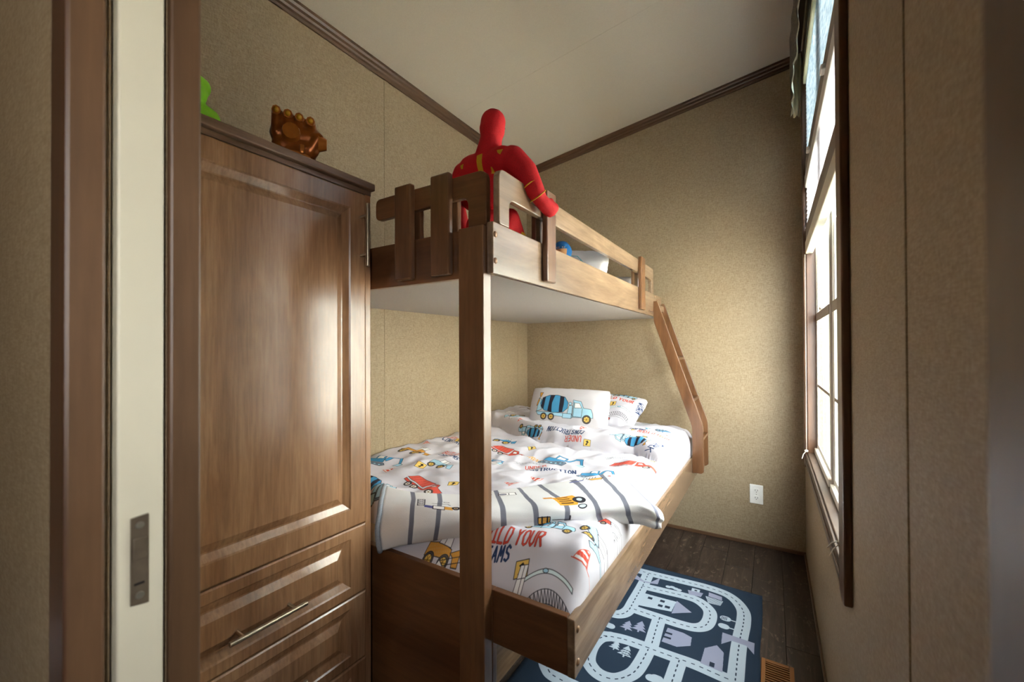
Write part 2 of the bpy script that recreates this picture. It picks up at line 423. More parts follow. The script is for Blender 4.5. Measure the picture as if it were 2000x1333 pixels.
def loader(p, col=OR):
    p.f([(-.4, -.1), (-.4, .12), (-.1, .14), (.2, .06), (.24, -.1)], col, 0.3); p.f([(-.16, .12), (-.14, .34), (.12, .32), (.16, .08)], WH); p.l([(-.02, .12), (0, .33)])
    p.f([(.2, .0), (.42, .1), (.5, -.2), (.36, -.2), (.3, -.06)], col, 0.2)
    for x, r in ((-.26, .13), (.12, .13)): p.wheel(x, -.16, r)
def lattice(p, col=GRY):
    p.l([(-.5, -.3), (-.1, .1), (.5, .3)], col); p.l([(-.42, -.34), (-.02, .02), (.5, .22)], col)
    for k in range(9):
        t = k/8; a = (-.1+.6*t, .1+.2*t); b = (-.02+.52*t, .02+.2*t); p.l([a, b], col); 
        if k < 8: t2 = (k+1)/8; p.l([b, (-.1+.6*t2, .1+.2*t2)], col)
    p.f([(-.5, -.4), (-.2, -.4), (-.2, -.28), (-.5, -.28)], WH, 0, col)
def bigcrane(p):
    arc = lambda x0, x1, y0, hgt, n=14: [(x0+(x1-x0)*k/n, y0+hgt*math.sin(PI*(0.12+0.76*k/n))) for k in range(n+1)]
    a = arc(-.42, .5, -.02, .30); b = arc(-.42, .5, -.08, .30); p.f(a+b[::-1], rgb('dff0f2'))
    p.f([(-.5, .28), (-.36, .30), (-.36, -.1), (-.52, -.08)], WH); p.l([(-.43, .28), (-.42, -.1)]); p.l([(-.5, .1), (-.37, .12)]); p.e(-.02, .25, .05, .03, LB)
    c = arc(-.3, .5, -.28, .30); d = arc(-.24, .5, -.36, .22); p.l(c); p.l(d); p.l(arc(-.26, .5, -.40, .2))
    for k in range(14): p.l([c[k], d[min(k+1, 14)]]); p.l([d[k], c[k]])
def sign(p, col=YE):
    q = [(-.4, -.42), (.42, -.36), (.4, .42), (-.42, .38)]; p.f(q, col, 0.12); p.f([(-.2, -.25), (.0, -.28), (.1, .05), (.22, .02), (.05, .3), (-.2, .15), (-.06, .1), (-.05, -.05)], rgb('35302c'), 0, None)
def diamond(p): p.f([(-.6, 0), (0, .34), (.6, 0), (0, -.34)], rgb('eed49c')); p.l([(-.12, -.15), (-.12, .15)], INK, .004); p.l([(.12, -.15), (.12, .15)], INK, .004); p.l([(-.12, 0), (.12, 0)], INK, .004)
def cone(p, col=RD):
    p.f([(-.3, -.4), (.3, -.4), (.04, .45), (-.04, .45)], WH, 0, col); p.f([(-.25, -.25), (.25, -.25), (.18, -.03), (-.18, -.03)], col, 0.2, None); p.f([(-.13, .12), (.13, .12), (.07, .32), (-.07, .32)], col, 0.2, None); p.l([(-.42, -.42), (.42, -.42)], col)
FONT = {'A': [[(0, 0), (.5, 1), (1, 0)], [(.2, .4), (.8, .4)]], 'B': [[(0, 0), (0, 1), (.7, .95), (.8, .7), (.6, .52), (0, .5)], [(.6, .52), (.95, .3), (.8, .05), (0, 0)]],
 'C': [[(.95, .85), (.6, 1), (.15, .8), (0, .45), (.2, .1), (.6, 0), (.95, .15)]], 'D': [[(0, 0), (0, 1), (.6, .95), (.95, .55), (.7, .08), (0, 0)]], 'E': [[(.9, 1), (0, 1), (0, 0), (.9, 0)], [(0, .5), (.7, .5)]],
 'I': [[(.5, 0), (.5, 1)], [(.1, 1), (.9, 1)], [(.1, 0), (.9, 0)]], 'K': [[(0, 0), (0, 1)], [(.9, 1), (0, .45)], [(.3, .6), (.95, 0)]], 'L': [[(0, 1), (0, 0), (.85, 0)]], 'M': [[(0, 0), (.1, 1), (.5, .4), (.9, 1), (1, 0)]],
 'N': [[(0, 0), (0, 1), (.9, 0), (.9, 1)]], 'O': [[(.5, 1), (.1, .8), (0, .45), (.2, .08), (.5, 0), (.85, .12), (1, .5), (.85, .88), (.5, 1)]], 'R': [[(0, 0), (0, 1), (.75, .95), (.85, .7), (.6, .5), (0, .45)], [(.4, .48), (.95, 0)]],
 'S': [[(.9, .85), (.5, 1), (.1, .85), (.15, .6), (.8, .42), (.9, .18), (.5, 0), (.05, .12)]], 'T': [[(0, 1), (1, 1)], [(.5, 1), (.5, 0)]], 'U': [[(0, 1), (.05, .2), (.45, 0), (.85, .2), (.9, 1)]], 'V': [[(0, 1), (.5, 0), (1, 1)]],
 'W': [[(0, 1), (.25, 0), (.5, .65), (.75, 0), (1, 1)]], 'Y': [[(0, 1), (.5, .5), (1, 1)], [(.5, .5), (.5, 0)]], '!': [[(.5, 1), (.5, .35)], [(.5, .08), (.5, .0)]]}
def text(cv, s, x, y, hgt, ang, col, wd=None, outline=None, adv=1.18, asp=0.72, L=None):
    """x, y: left end of the base line"""
    wd = wd or hgt*0.2
    if L: asp = max(0.1, (L/sum(0.6 if c == ' ' else 1 for c in s)-wd*0.7)/(hgt*adv))
    for pas in ((outline, wd*1.75), (col, wd)) if outline else ((col, wd),):
        px = 0
        for ch in s:
            if ch == ' ': px += 0.55*hgt*asp; continue
            P = Pen(cv, x, y, 1, ang)
            for st in FONT[ch]: P.l([(px+a*hgt*asp, b*hgt) for a, b in st], pas[0], pas[1])
            px += hgt*asp*adv+wd*0.7
def printed(name, cv, rough=0.85, bump=None, bscale=700):
    m = NT(name); im = m.n('ShaderNodeTexImage'); im.image = cv.image(name); im.interpolation = 'Cubic'
    uv = m.n('ShaderNodeUVMap'); uv.uv_map = 'print'; m.l(uv.outputs[0], im.inputs[0]); m.base(im.outputs[0]); m.rough(rough); m.b.inputs['Specular IOR Level'].default_value = 0.2
    v = m.coords((1, 1, 1)); f = m.noise(v, bscale, 2)
    if bump: m.bump(f, bump, 0.002)
    return m.m
CLOTH = rgb('d3d1da')

# ==================================================================== ROOM
XL, XR, YB = -1.687, 0.159, 2.925
YF0, YF1 = 0.125, 0.218
def zc(x): return 2.655+(x-XL)*0.1385            # sloped ceiling
# floor, one object per plank
bm = bx(-2.5, 0.42, -1.7, 3.05, -0.12, -0.012)
floor = struct(obj('floor', bm, BLACKGAP))
k = 0
for i in range(-13, 2):
    xa = max(-0.093+0.1335*i, XL); xb = min(-0.093+0.1335*(i+1), XR)
    off = [0.35, 1.02, -0.2, 0.62][i % 4]
    ys = [-1.7]+[y for y in (off+0.98*j for j in range(-2, 4)) if -1.6 < y < 2.8]+[YB]
    for ya, yb in zip(ys, ys[1:]):
        obj('plank', bx(xa+0.0008, xb-0.0008, ya+0.0008, yb-0.0008, -0.0115, 0.0, 0.0008, 1), PLANK, floor); k += 1
# walls
wall_left = struct(obj('wall_left', prism([(-0.0, -0.01), (YB+0.06, -0.01), (YB+0.06, 2.9), (0.0, 2.9)], XL-0.06, XL, 'yz'), WALL))
wall_back = struct(obj('wall_back', prism([(XL, -0.01), (XR+0.1, -0.01), (XR+0.1, 3.1), (XL, 3.1)], YB, YB+0.06, 'xz'), WALL))
# window wall with its opening, and an unseen hall slot added for fill light
WY0, WY1, WZ0, WZ1 = 1.335, 2.625, 0.655, 2.62
bm = bmesh.new()
for a in ((-1.7, -0.42, -0.01, 3.1), (-0.20, WY0, -0.01, 3.1), (-0.42, -0.20, -0.01, 1.05), (-0.42, -0.20, 1.82, 3.1), (WY1, YB+0.06, -0.01, 3.1), (WY0, WY1, -0.01, WZ0), (WY0, WY1, WZ1, 3.1)):
    box(bm, XR, XR+0.046, a[0], a[1], a[2], a[3])
wall_right = struct(obj('wall_right', bm, WALL))
# ceiling
bm = prism([(XL-0.06, zc(XL-0.06)), (XR+0.1, zc(XR+0.1)), (XR+0.1, zc(XR+0.1)+0.08), (XL-0.06, zc(XL-0.06)+0.08)], YF0, YB+0.06, 'xz')
ceiling = struct(obj('ceiling', bm, CEIL))
bm = prism([(XL, zc(XL)-0.0009), (XR, zc(XR)-0.0009), (XR, zc(XR)+0.001), (XL, zc(XL)+0.001)], 2.005, 2.02, 'xz')
obj('seam_strip', bm, CEIL, ceiling)
# wall battens (same paper)
for y0 in (1.455, 2.775): obj('batten', bx(XL-0.001, XL+0.002, y0, y0+0.028, 0, zc(XL), 0.001), WALL, wall_left)
obj('batten', bx(-1.08, -1.052, YB-0.002, YB+0.001, 0, 2.75, 0.001), WALL, wall_back)
obj('batten', bx(XR-0.002, XR+0.001, 0.775, 0.806, 0, 2.9, 0.001), WALL, wall_right)
# front wall with the doorway, hollow on the left for the sliding door
bm = bmesh.new()
box(bm, -2.5, -0.612, YF0, 0.150, -0.01, 2.9); box(bm, XL, -0.612, 0.198, YF1, -0.01, 2.9)
box(bm, 0.082, XR, YF0, YF1, -0.01, 3.0); box(bm, -0.612, 0.082, YF0, YF1, 2.05, 3.0)
wall_front = struct(obj('wall_front', bm, WALL))
# crown trim along the ceiling: moulded
def crown(pts2, a0, a1, plane, m): return obj('trim', prism(pts2, a0, a1, plane), m)
prof = [(0, 0), (0.006, 0.0), (0.010, 0.010), (0.010, 0.022), (0.016, 0.028), (0.016, 0.042), (0.022, 0.050), (0.022, 0.064), (0, 0.064)]
o = obj('trim_1', prism([(XL+a, zc(XL)-0.064+b+a*0.13) for a, b in prof], YF1, YB, 'xz'), DARKTRIM); struct(o)
bm = bmesh.new(); Vs = []
for x in (XL, XR):
    Vs.append([bm.verts.new((x, YB-a, zc(x)-0.060+b*0.94)) for a, b in prof])
for i in range(len(prof)):
    j = (i+1) % len(prof); bm.faces.new((Vs[0][i], Vs[1][i], Vs[1][j], Vs[0][j]))
bm.faces.new(Vs[0]); bm.faces.new(Vs[1][::-1])
struct(obj('trim_2', bm, DARKTRIM_X))
struct(obj('baseboard_back', bx(XL, XR, YB-0.009, YB, 0, 0.022, 0.003), DARKTRIM_X))
struct(obj('baseboard_right', bx(XR-0.009, XR, YF1, YB-0.009, 0, 0.016, 0.003), DARKTRIM))
struct(obj('baseboard_left', bx(XL, XL+0.009, 0.95, YB-0.009, 0, 0.03, 0.003), DARKTRIM))
# doorway trim
struct(obj('trim_3', bx(-0.656, -0.6005, 0.113, YF0, 0, 2.10, 0.002), CASING))
bm = bx(-0.612, -0.600, 0.1135, 0.144, 0, 2.05, 0.003)
struct(obj('trim_4', bm, JAMB))
struct(obj('trim_5', bx(-0.612, -0.600, 0.199, 0.231, 0, 2.05, 0.003), JAMB))
struct(obj('trim_6', bx(0.070, 0.082, 0.113, 0.236, 0, 2.05, 0.004), JAMB))
struct(obj('trim_7', bx(0.082, 0.150, YF1, 0.232, 0, 2.10, 0.002), CASE_Z))
struct(obj('trim_8', bx(-0.680, -0.612, YF1, 0.231, 0, 2.10, 0.002), CASE_Z))
struct(obj('trim_9', bx(-0.60, 0.07, 0.113, 0.231, 2.035, 2.05), JAMB))
# sliding door in its pocket
door = struct(obj('door_1', bx(-1.30, -0.603, 0.1535, 0.1945, 0.012, 2.03, 0.002), DOORW))
lp = obj('latch_plate', prism(rnd_poly([(0.1645, 0.9165), (0.1805, 0.914), (0.1805, 1.015), (0.1645, 1.0135)], 0.001, 2), -0.603, -0.6012, 'yz', 0.0004), LATCH, door)
for z in (0.926, 1.004):
    s_ = cyl(bmesh.new(), (-0.6014, 0.1725, z), (-0.6003, 0.1725, z), 0.0042, 0.0036, 14); box(s_, -0.6004, -0.6001, 0.1695, 0.1755, z-0.0005, z+0.0005)
    obj('screw', s_, SCREW, lp)
obj('latch_bolt', bx(-0.6014, -0.5990, 0.1665, 0.1785, 0.966, 0.990, 0.001), LATCH, lp)
obj('latch_slot', bx(-0.6014, -0.6006, 0.1675, 0.1765, 0.938, 0.9405), BLACKGAP, lp)
# hall around the camera
struct(obj('wall_hall_rear', bx(-2.5, XR+0.09, -1.76, -1.7, -0.01, 2.62), WALL))
struct(obj('wall_hall_side', bx(-2.56, -2.5, -1.76, YF0+0.1, -0.01, 2.62), WALL))
struct(obj('ceiling_hall', bx(-2.5, XR+0.09, -1.7, YF0, 2.56, 2.62), CEIL))
fx = thing('hall_fill_fixture', 'added round white fill light on the unseen hall ceiling', 'lamp', (-0.75, -0.75, 2.52))  # made-up fixture body for the added hall fill lamp
obj('diffuser', ball(bmesh.new(), (-0.75, -0.75, 2.535), 0.24, (1, 1, 0.05), 24, 8), WHITEPL, fx, True, 80)
obj('rim', cyl(bmesh.new(), (-0.75, -0.75, 2.525), (-0.75, -0.75, 2.56), 0.26, 0.27, 32), METAL, fx)

# ==================================================================== WINDOW
win = struct(bpy.data.objects.new('window_1', None)); C.objects.link(win); win.location = (XR+0.03, 1.98, WZ0)
XF = XR+0.032                                        # inner face of the vinyl frame
# wood liner of the opening
obj('jamb_liner', bx(XR-0.004, XR+0.034, WY1-0.012, WY1+0.0, WZ0, WZ1, 0.001), CASE_Z, win)
obj('jamb_liner', bx(XR-0.004, XR+0.034, WY0, WY0+0.012, WZ0, WZ1, 0.001), CASE_Z, win)
obj('sill', bx(XR-0.006, XF+0.02, WY0+0.012, WY1-0.012, WZ0-0.012, WZ0+0.006, 0.002), SILLW, win)
obj('head_liner', bx(XR-0.004, XR+0.034, WY0+0.012, WY1-0.012, WZ1-0.012, WZ1), CASE_Z, win)
# casing on the wall
T0, T1 = XR-0.018, XR
obj('casing', bx(T0, T1, WY0-0.078, WY0+0.004, WZ0-0.072, WZ1+0.08, 0.004), CASE_Z, win)
obj('casing', bx(T0, T1, WY1-0.004, WY1+0.070, WZ0-0.072, WZ1+0.08, 0.004), CASE_Z, win)
bm = bmesh.new()
for z0, z1, t in ((WZ0-0.070, WZ0-0.052, 0.012), (WZ0-0.052, WZ0-0.030, 0.018), (WZ0-0.030, WZ0-0.004, 0.014)):
    box(bm, T1-t, T1, WY0+0.004, WY1-0.004, z0, z1, 0.002)
obj('casing', bm, SILLW, win)
obj('casing', bx(T0, T1, WY0+0.004, WY1-0.004, WZ1-0.004, WZ1+0.078, 0.004), SILLW, win)
# two single-hung units
def ringf(bm, y0, y1, z0, z1, x0, x1, w):
    box(bm, x0, x1, y0, y0+w, z0, z1, 0.001, 1); box(bm, x0, x1, y1-w, y1, z0, z1, 0.001, 1)
    box(bm, x0, x1, y0+w, y1-w, z0, z0+w, 0.001, 1); box(bm, x0, x1, y0+w, y1-w, z1-w, z1, 0.001, 1); return bm
ymid = (WY0+WY1)/2
obj('mullion', bx(XF, XF+0.005, ymid-0.030, ymid+0.030, WZ0+0.006, WZ1-0.012, 0.002), TAUPE, win)
for y0, y1 in ((WY0+0.012, ymid-0.030), (ymid+0.030, WY1-0.012)):
    q = 0.022
    obj('frame', ringf(bmesh.new(), y0, y1, WZ0+0.006, WZ1-0.012, XF+0.001, XF+0.006, q), VINYL, win)
    obj('frame_sill', bx(XF-0.010, XF+0.012, y0, y1, WZ0+0.006, WZ0+0.034, 0.002), VINYL, win)
    lo = obj('lower_sash', ringf(bmesh.new(), y0+q, y1-q, WZ0+0.036, 1.372, XF+0.0015, XF+0.0045, 0.026), VINYL, win)
    up = obj('upper_sash', ringf(bmesh.new(), y0+q, y1-q, 1.338, WZ1-0.035, XF+0.0048, XF+0.0075, 0.026), VINYL, win)
    obj('meeting_rail', bx(XF-0.001, XF+0.0018, y0+q, y1-q, 1.332, 1.372, 0.0008, 1), TAUPE, lo)
    obj('pane', bx(XF+0.0022, XF+0.0036, y0+q+0.025, y1-q-0.025, WZ0+0.061, 1.347), GLASS, lo)
    obj('pane', bx(XF+0.0055, XF+0.0068, y0+q+0.025, y1-q-0.025, 1.363, WZ1-0.060), GLASS, up)
    obj('muntin', bx(XF+0.0018, XF+0.0040, y0+q+0.026, y1-q-0.026, 1.005, 1.018), TAUPE, lo)
    yc = (y0+y1)/2
    obj('muntin', bx(XF+0.0018, XF+0.0040, yc-0.006, yc+0.006, WZ0+0.063, 1.345), VINYL, lo)
    obj('muntin', bx(XF+0.0052, XF+0.0072, yc-0.006, yc+0.006, 1.365, WZ1-0.062), VINYL, up)
    obj('latch', bx(XF-0.008, XF+0.002, yc-0.03, yc+0.03, 1.373, 1.383, 0.003), VINYL, lo)

# pleated day and night shade
def pleats(y0, y1, z0, z1, x, amp, n):
    bm = bmesh.new(); R = []
    for i in range(2*n+1):
        z = z0+(z1-z0)*i/(2*n); xx = x+(amp if i % 2 else -amp)
        R.append([bm.verts.new((xx, y0, z)), bm.verts.new((xx, y1, z))])
    for a, b in zip(R, R[1:]): bm.faces.new((a[0], a[1], b[1], b[0]))
    return bm
sh = thing('pleated_shade', 'half-raised pleated window shade, blue-grey cloth above sheer white cloth', 'window shade', (0.17, 1.98, 1.69))
SY0, SY1 = WY0+0.018, WY1-0.018
obj('headrail', bx(0.146, 0.186, SY0, SY1, 2.56, 2.60, 0.004), CREAMCL, sh)
obj('opaque_cloth', pleats(SY0, SY1, 2.160, 2.56, 0.166, 0.009, 22), SHADE_A, sh)
obj('middle_rail', bx(0.152, 0.178, SY0, SY1, 2.082, 2.160, 0.004), TAUPE, sh)
obj('middle_rail_edge', bx(0.149, 0.181, SY0, SY1, 2.022, 2.0815, 0.004), VINYL, sh)
for y in (1.66, 2.30): obj('pull_tab', bx(0.138, 0.1525, y-0.022, y+0.022, 2.088, 2.106, 0.004), VINYL, sh)
obj('sheer_cloth', pleats(SY0, SY1, 1.822, 2.022, 0.166, 0.010, 9), SHADE_B, sh)
obj('bottom_rail', bx(0.152, 0.178, SY0, SY1, 1.746, 1.822, 0.004), TAUPE, sh)
obj('bottom_rail_edge', bx(0.149, 0.181, SY0, SY1, 1.682, 1.7455, 0.004), CREAMV, sh)
for yy in (WY1-0.020, WY1-0.026):
    obj('cord', tube(bmesh.new(), [(0.1475, yy, 1.68), (0.1475, yy, 1.2), (0.147, yy, 0.672)], 0.0008), CORDM, sh)
bm = bmesh.new(); ball(bm, (0.146, WY1-0.03, 0.672), 0.009, (1, 1.3, 0.8)); tube(bm, [(0.146, WY1-0.03, 0.672), (0.132, WY1-0.06, 0.66), (0.124, WY1-0.10, 0.645)], 0.0016)
obj('cord_knot', bm, CORDM, sh)
obj('cord_end', tube(bmesh.new(), [(0.149, 1.335, 0.700), (0.138, 1.332, 0.708), (0.126, 1.328, 0.703), (0.116, 1.324, 0.690)], 0.0012), CORDM, sh)
obj('cord_end', tube(bmesh.new(), [(0.149, 1.333, 0.701), (0.139, 1.328, 0.701), (0.128, 1.322, 0.690), (0.120, 1.318, 0.672)], 0.0012), CORDM, sh)

# valance above the window
va = thing('valance', 'patterned grey valance with cream lining hanging above the window', 'curtain', (0.11, 2.0, 2.44))
def cloth_sheet(path, z0f, z1, rows=10, amp=0.004):
    bm = bmesh.new(); R = []
    for i in range(rows+1):
        t = i/rows; row = []
        for j, (x, y) in enumerate(path):
            z = z0f(j)*(1-t)+z1*t; w = amp*math.sin(j*1.1+t*7)+amp*math.sin(j*0.37+t*3)
            row.append(bm.verts.new((x+w*(1-0.5*t), y, z)))
        R.append(row)
    grid_faces(bm, R); return bm
path = [(0.092, 2.69-0.03*j) for j in range(48)]
obj('front_cloth', cloth_sheet(path, lambda j: 2.462+0.008*math.sin(j*0.6), 2.80), VALANCE, va, True, 60)
obj('lining', cloth_sheet([(0.096+0.002*math.sin(j), 2.70-0.03*j) for j in range(48)], lambda j: 2.456+0.008*math.sin(j*0.6), 2.80), CREAMCL, va, True, 60)
rp = [(0.095+0.0031*j, 2.702-0.010*math.sin(j*1.3)) for j in range(16)]
obj('side_return', cloth_sheet(rp, lambda j: 2.452+0.012*math.sin(j*0.9), 2.80), CREAMCL, va, True, 60)
obj('mounting_board', bx(0.099, 0.141, 1.27, 2.695, 2.78, 2.80), DARKTRIM, va)

# neighbour wall and ground outside
nb = thing('neighbour_building', 'white ribbed siding of the building outside the window', 'building', (2.3, 2.6, -0.6))
bm = bx(2.32, 2.5, -1.5, 9.0, -0.6, 2.6)
obj('siding_backing', bm, SIDING, nb)
for i in range(44): obj('siding_rib', bx(2.295, 2.3195, -1.4+0.235*i, -1.36+0.235*i, -0.6, 2.6, 0.006, 1), SIDING, nb)
RIBG = plain('weathered grey rib', '5a6058', 0.7)
FENCEM = plain('pale fence board', 'a4a89e', 0.7)
fw = thing('ribbed_fence', 'white ribbed vertical fence seen edge-on through the window', 'fence', (0.9, 4.6, -0.6))
obj('backing', bx(0.26, 1.6, 4.60, 4.64, -0.6, 2.35), FENCEM, fw)
for i in range(24): obj('rib', bx(0.275+0.055*i, 0.275+0.055*i+(0.026 if i % 3 else 0.014), 4.575, 4.5995, -0.6, 2.35, 0.003, 1), (FENCEM if i % 3 else RIBG), fw)
bm = bx(0.6, 9, -6, 12, -0.66, -0.6); struct(obj('ground', bm, GROUND))

# ==================================================================== WARDROBE
WX = -1.102
wd = thing('wardrobe', 'tall walnut wardrobe with raised-panel door and drawers beside the bunk bed', 'wardrobe', (-1.39, 0.57, 0))
obj('carcass', bx(XL+0.002, WX-0.019, 0.236, 0.898, 0.0, 1.700, 0.002), WARD, wd)
bm = bx(XL+0.002, WX+0.012, 0.236, 0.905, 1.7145, 1.738, 0.004); box(bm, XL+0.002, WX-0.006, 0.236, 0.901, 1.7005, 1.7145)
obj('top_board', bm, WARD_Y, wd)
obj('end_stile', bx(WX-0.0185, WX-0.004, 0.8765, 0.898, 0.0, 1.700, 0.002), WARD, wd)
def raised(y0, y1, z0, z1, x, fw, fwt=None):
    """raised-panel front facing +x; rings of (inset, depth)"""
    fwt = fwt or fw; bm = bmesh.new(); R = []
    prof = [(0, -0.018), (0, -0.003), (0.004, 0.0), ('f', 0.0), ('f+', 0.004, -0.0035), ('f+', 0.022, -0.011), ('f+', 0.026, -0.011), ('f+', 0.046, -0.001), ('f+', 0.049, -0.001)]
    for p in prof:
        if p[0] == 'f': iy, iz, d = fw, fwt, p[1]
        elif p[0] == 'f+': iy, iz, d = fw+p[1], fwt+p[1], p[2]
        else: iy = iz = p[0]; d = p[1]
        R.append([bm.verts.new((x+d, a, b)) for a, b in ((y0+iy, z0+iz), (y1-iy, z0+iz), (y1-iy, z1-iz), (y0+iy, z1-iz))])
    for a, b in zip(R, R[1:]):
        for k in range(4): bm.faces.new((a[k], a[(k+1) % 4], b[(k+1) % 4], b[k]))
    bm.faces.new(R[-1]); bm.faces.new(R[0][::-1]); return bm
def pull(parent, p0, p1, out, r=0.0065, inset=0.14):
    p0 = Vector(p0); p1 = Vector(p1); d = p1-p0; bm = bmesh.new(); cyl(bm, p0, p1, r, seg=18)
    for t in (inset, 1-inset): q = p0+d*t; cyl(bm, q, q-Vector((out, 0, 0)), r*0.72, seg=12)
    return obj('handle', bm, METAL, parent, True, 40)
wdoor = obj('door', raised(0.2375, 0.8755, 0.650, 1.697, WX, 0.056), WARD, wd)
pull(wdoor, (WX+0.032, 0.858, 1.461), (WX+0.032, 0.858, 1.658), 0.0325, 0.006, 0.19)
for z0, z1 in ((0.436, 0.646), (0.226, 0.432), (0.020, 0.222)):
    dr = obj('drawer', raised(0.2375, 0.8755, z0, z1, WX, 0.056, 0.030), WARD, wd)
    zm = (z0+z1)/2+0.003
    pull(dr, (WX+0.034, 0.468, zm-0.028), (WX+0.034, 0.656, zm-0.028), 0.0345, 0.006, 0.16)

# ==================================================================== BUNK BED
bd = thing('bunk_bed', 'built-in brown wood bunk bed with guard rails and ladder', 'bunk bed', (-1.05, 1.93, 0))
YF = 0.940
bolt = lambda x, y, z, par: obj('bolt_cap', ball(bmesh.new(), (x, y, z), 0.0085, (0.55, 1, 1), 14, 8), BOLT, par, True, 80)
obj('post', bx(-0.741, -0.656, 0.901, 0.9385, 0.0, 1.536, 0.0025), BED_Z, bd)
# upper bunk
rail = obj('upper_side_rail', bx(-0.6545, -0.634, 0.916, YB-0.001, 1.405, 1.546, 0.003), BED_Y, bd)
for z in (1.440, 1.512): bolt(-0.634, 0.928, z, rail)
for y, z in ((2.80, 1.515), (2.745, 1.53)): bolt(-0.634, y, z, rail)
obj('upper_foot_panel', bx(XL+0.002, -0.656, YF, 0.960, 1.405, 1.545, 0.002), BED_X, bd)
obj('underside_board', bx(XL+0.002, -0.656, 0.9605, YB-0.001, 1.406, 1.418), LINER, bd)
# foot guard
g = rnd_poly([(-1.132, 1.633), (-0.868, 1.638), (-0.737, 1.638), (-0.737, 1.5465), (-0.672, 1.5465), (-0.672, 1.705), (-1.132, 1.705)], [0.022, 0, 0.03, 0, 0.012, 0.03, 0.022])
obj('foot_guard', prism(g, YF, 0.960, 'xz', 0.003), BED_X, bd)
for x0, x1 in ((-1.019, -0.946), (-0.865, -0.792)):
    obj('guard_slat', bx(x0, x1, 0.919, YF-0.0005, 1.418, 1.718, 0.005), BED_Z, bd)
    obj('guard_slat', bx(x0*1.0+0.002, x1, 0.9605, 0.979, 1.425, 1.716, 0.004), BED_Z, bd)
# side guard
g = rnd_poly([(0.947, 1.5465), (1.000, 1.5465), (1.000, 1.628), (2.560, 1.628), (2.655, 1.628), (2.655, 1.5465), (2.705, 1.5465), (2.705, 1.703), (0.947, 1.703)], [0.012, 0, 0.03, 0, 0.02, 0, 0, 0.02, 0.03])
obj('side_guard', prism(g, -0.6545, -0.634, 'yz', 0.003), BED_Y, bd)
for y0, y1 in ((1.197, 1.262), (2.345, 2.425)):
    obj('guard_slat', bx(-0.6335, -0.613, y0, y1, 1.420, 1.718, 0.005), BED_Z, bd)
    obj('guard_slat', bx(-0.674, -0.655, y0, y1, 1.425, 1.716, 0.004), BED_Z, bd)
# lower bed
obj('lower_foot_panel', bx(-0.655, -0.4325, YF, 0.960, 0.392, 0.537, 0.002), BED_X, bd)
obj('lower_foot_panel', bx(XL+0.002, -0.656, YF, 0.960, 0.0, 0.537, 0.002), BED_X, bd)
lr = obj('lower_side_rail', bx(-0.432, -0.4115, 0.938, YB-0.001, 0.392, 0.536, 0.003), BED_Y, bd)
for z in (0.425, 0.505): bolt(-0.4115, 0.958, z, lr)
obj('bed_base', bx(-0.86, -0.84, 0.9605, YB-0.002, 0.0, 0.392), BED_Y, bd)
obj('slat_deck', bx(XL+0.002, -0.433, 0.9605, YB-0.002, 0.393, 0.405), LINER, bd)
# ladder
lad = obj('ladder', bx(-0.6335, -0.612, 2.7185, 2.9015, 1.440, 1.480, 0.002), BED_Y, bd)
for ya, yb in ((2.698, 2.718), (2.902, 2.922)):
    out = [(-0.6335, 1.498), (-0.612, 1.500), (-0.350, 0.735), (-0.348, 0.458), (-0.362, 0.448), (-0.4110, 0.448), (-0.4110, 0.722), (-0.6335, 1.372)]
    obj('stringer', prism(rnd_poly(out, [0, 0.006, 0.03, 0.012, 0, 0, 0.03, 0.01], 3), ya, yb, 'xz', 0.002), BED_Z, lad)
for xa, xb, z in ((-0.548, -0.487, 1.137), (-0.462, -0.400, 0.885), (-0.4095, -0.3505, 0.652)):
    obj('rung', bx(xa, xb, 2.7185, 2.9015, z-0.009, z+0.009, 0.003), BED_X, lad)

# ==================================================================== BEDDING
mt = tag(obj('mattress', bx(XL+0.006, -0.480, 0.995, YB-0.006, 0.4055, 0.535, 0.04, 4), SHEET, None, True, 60, (-1.06, 1.93, 0.405)), 'beige sheeted mattress under the duvet on the lower bunk', 'mattress')
tag(obj('mattress', bx(XL+0.006, -0.680, 0.984, YB-0.006, 1.4185, 1.495, 0.03, 4), WHITECL, None, True, 60, (-1.17, 1.93, 1.418)), 'thin white mattress on the upper bunk behind the guard rail', 'mattress')

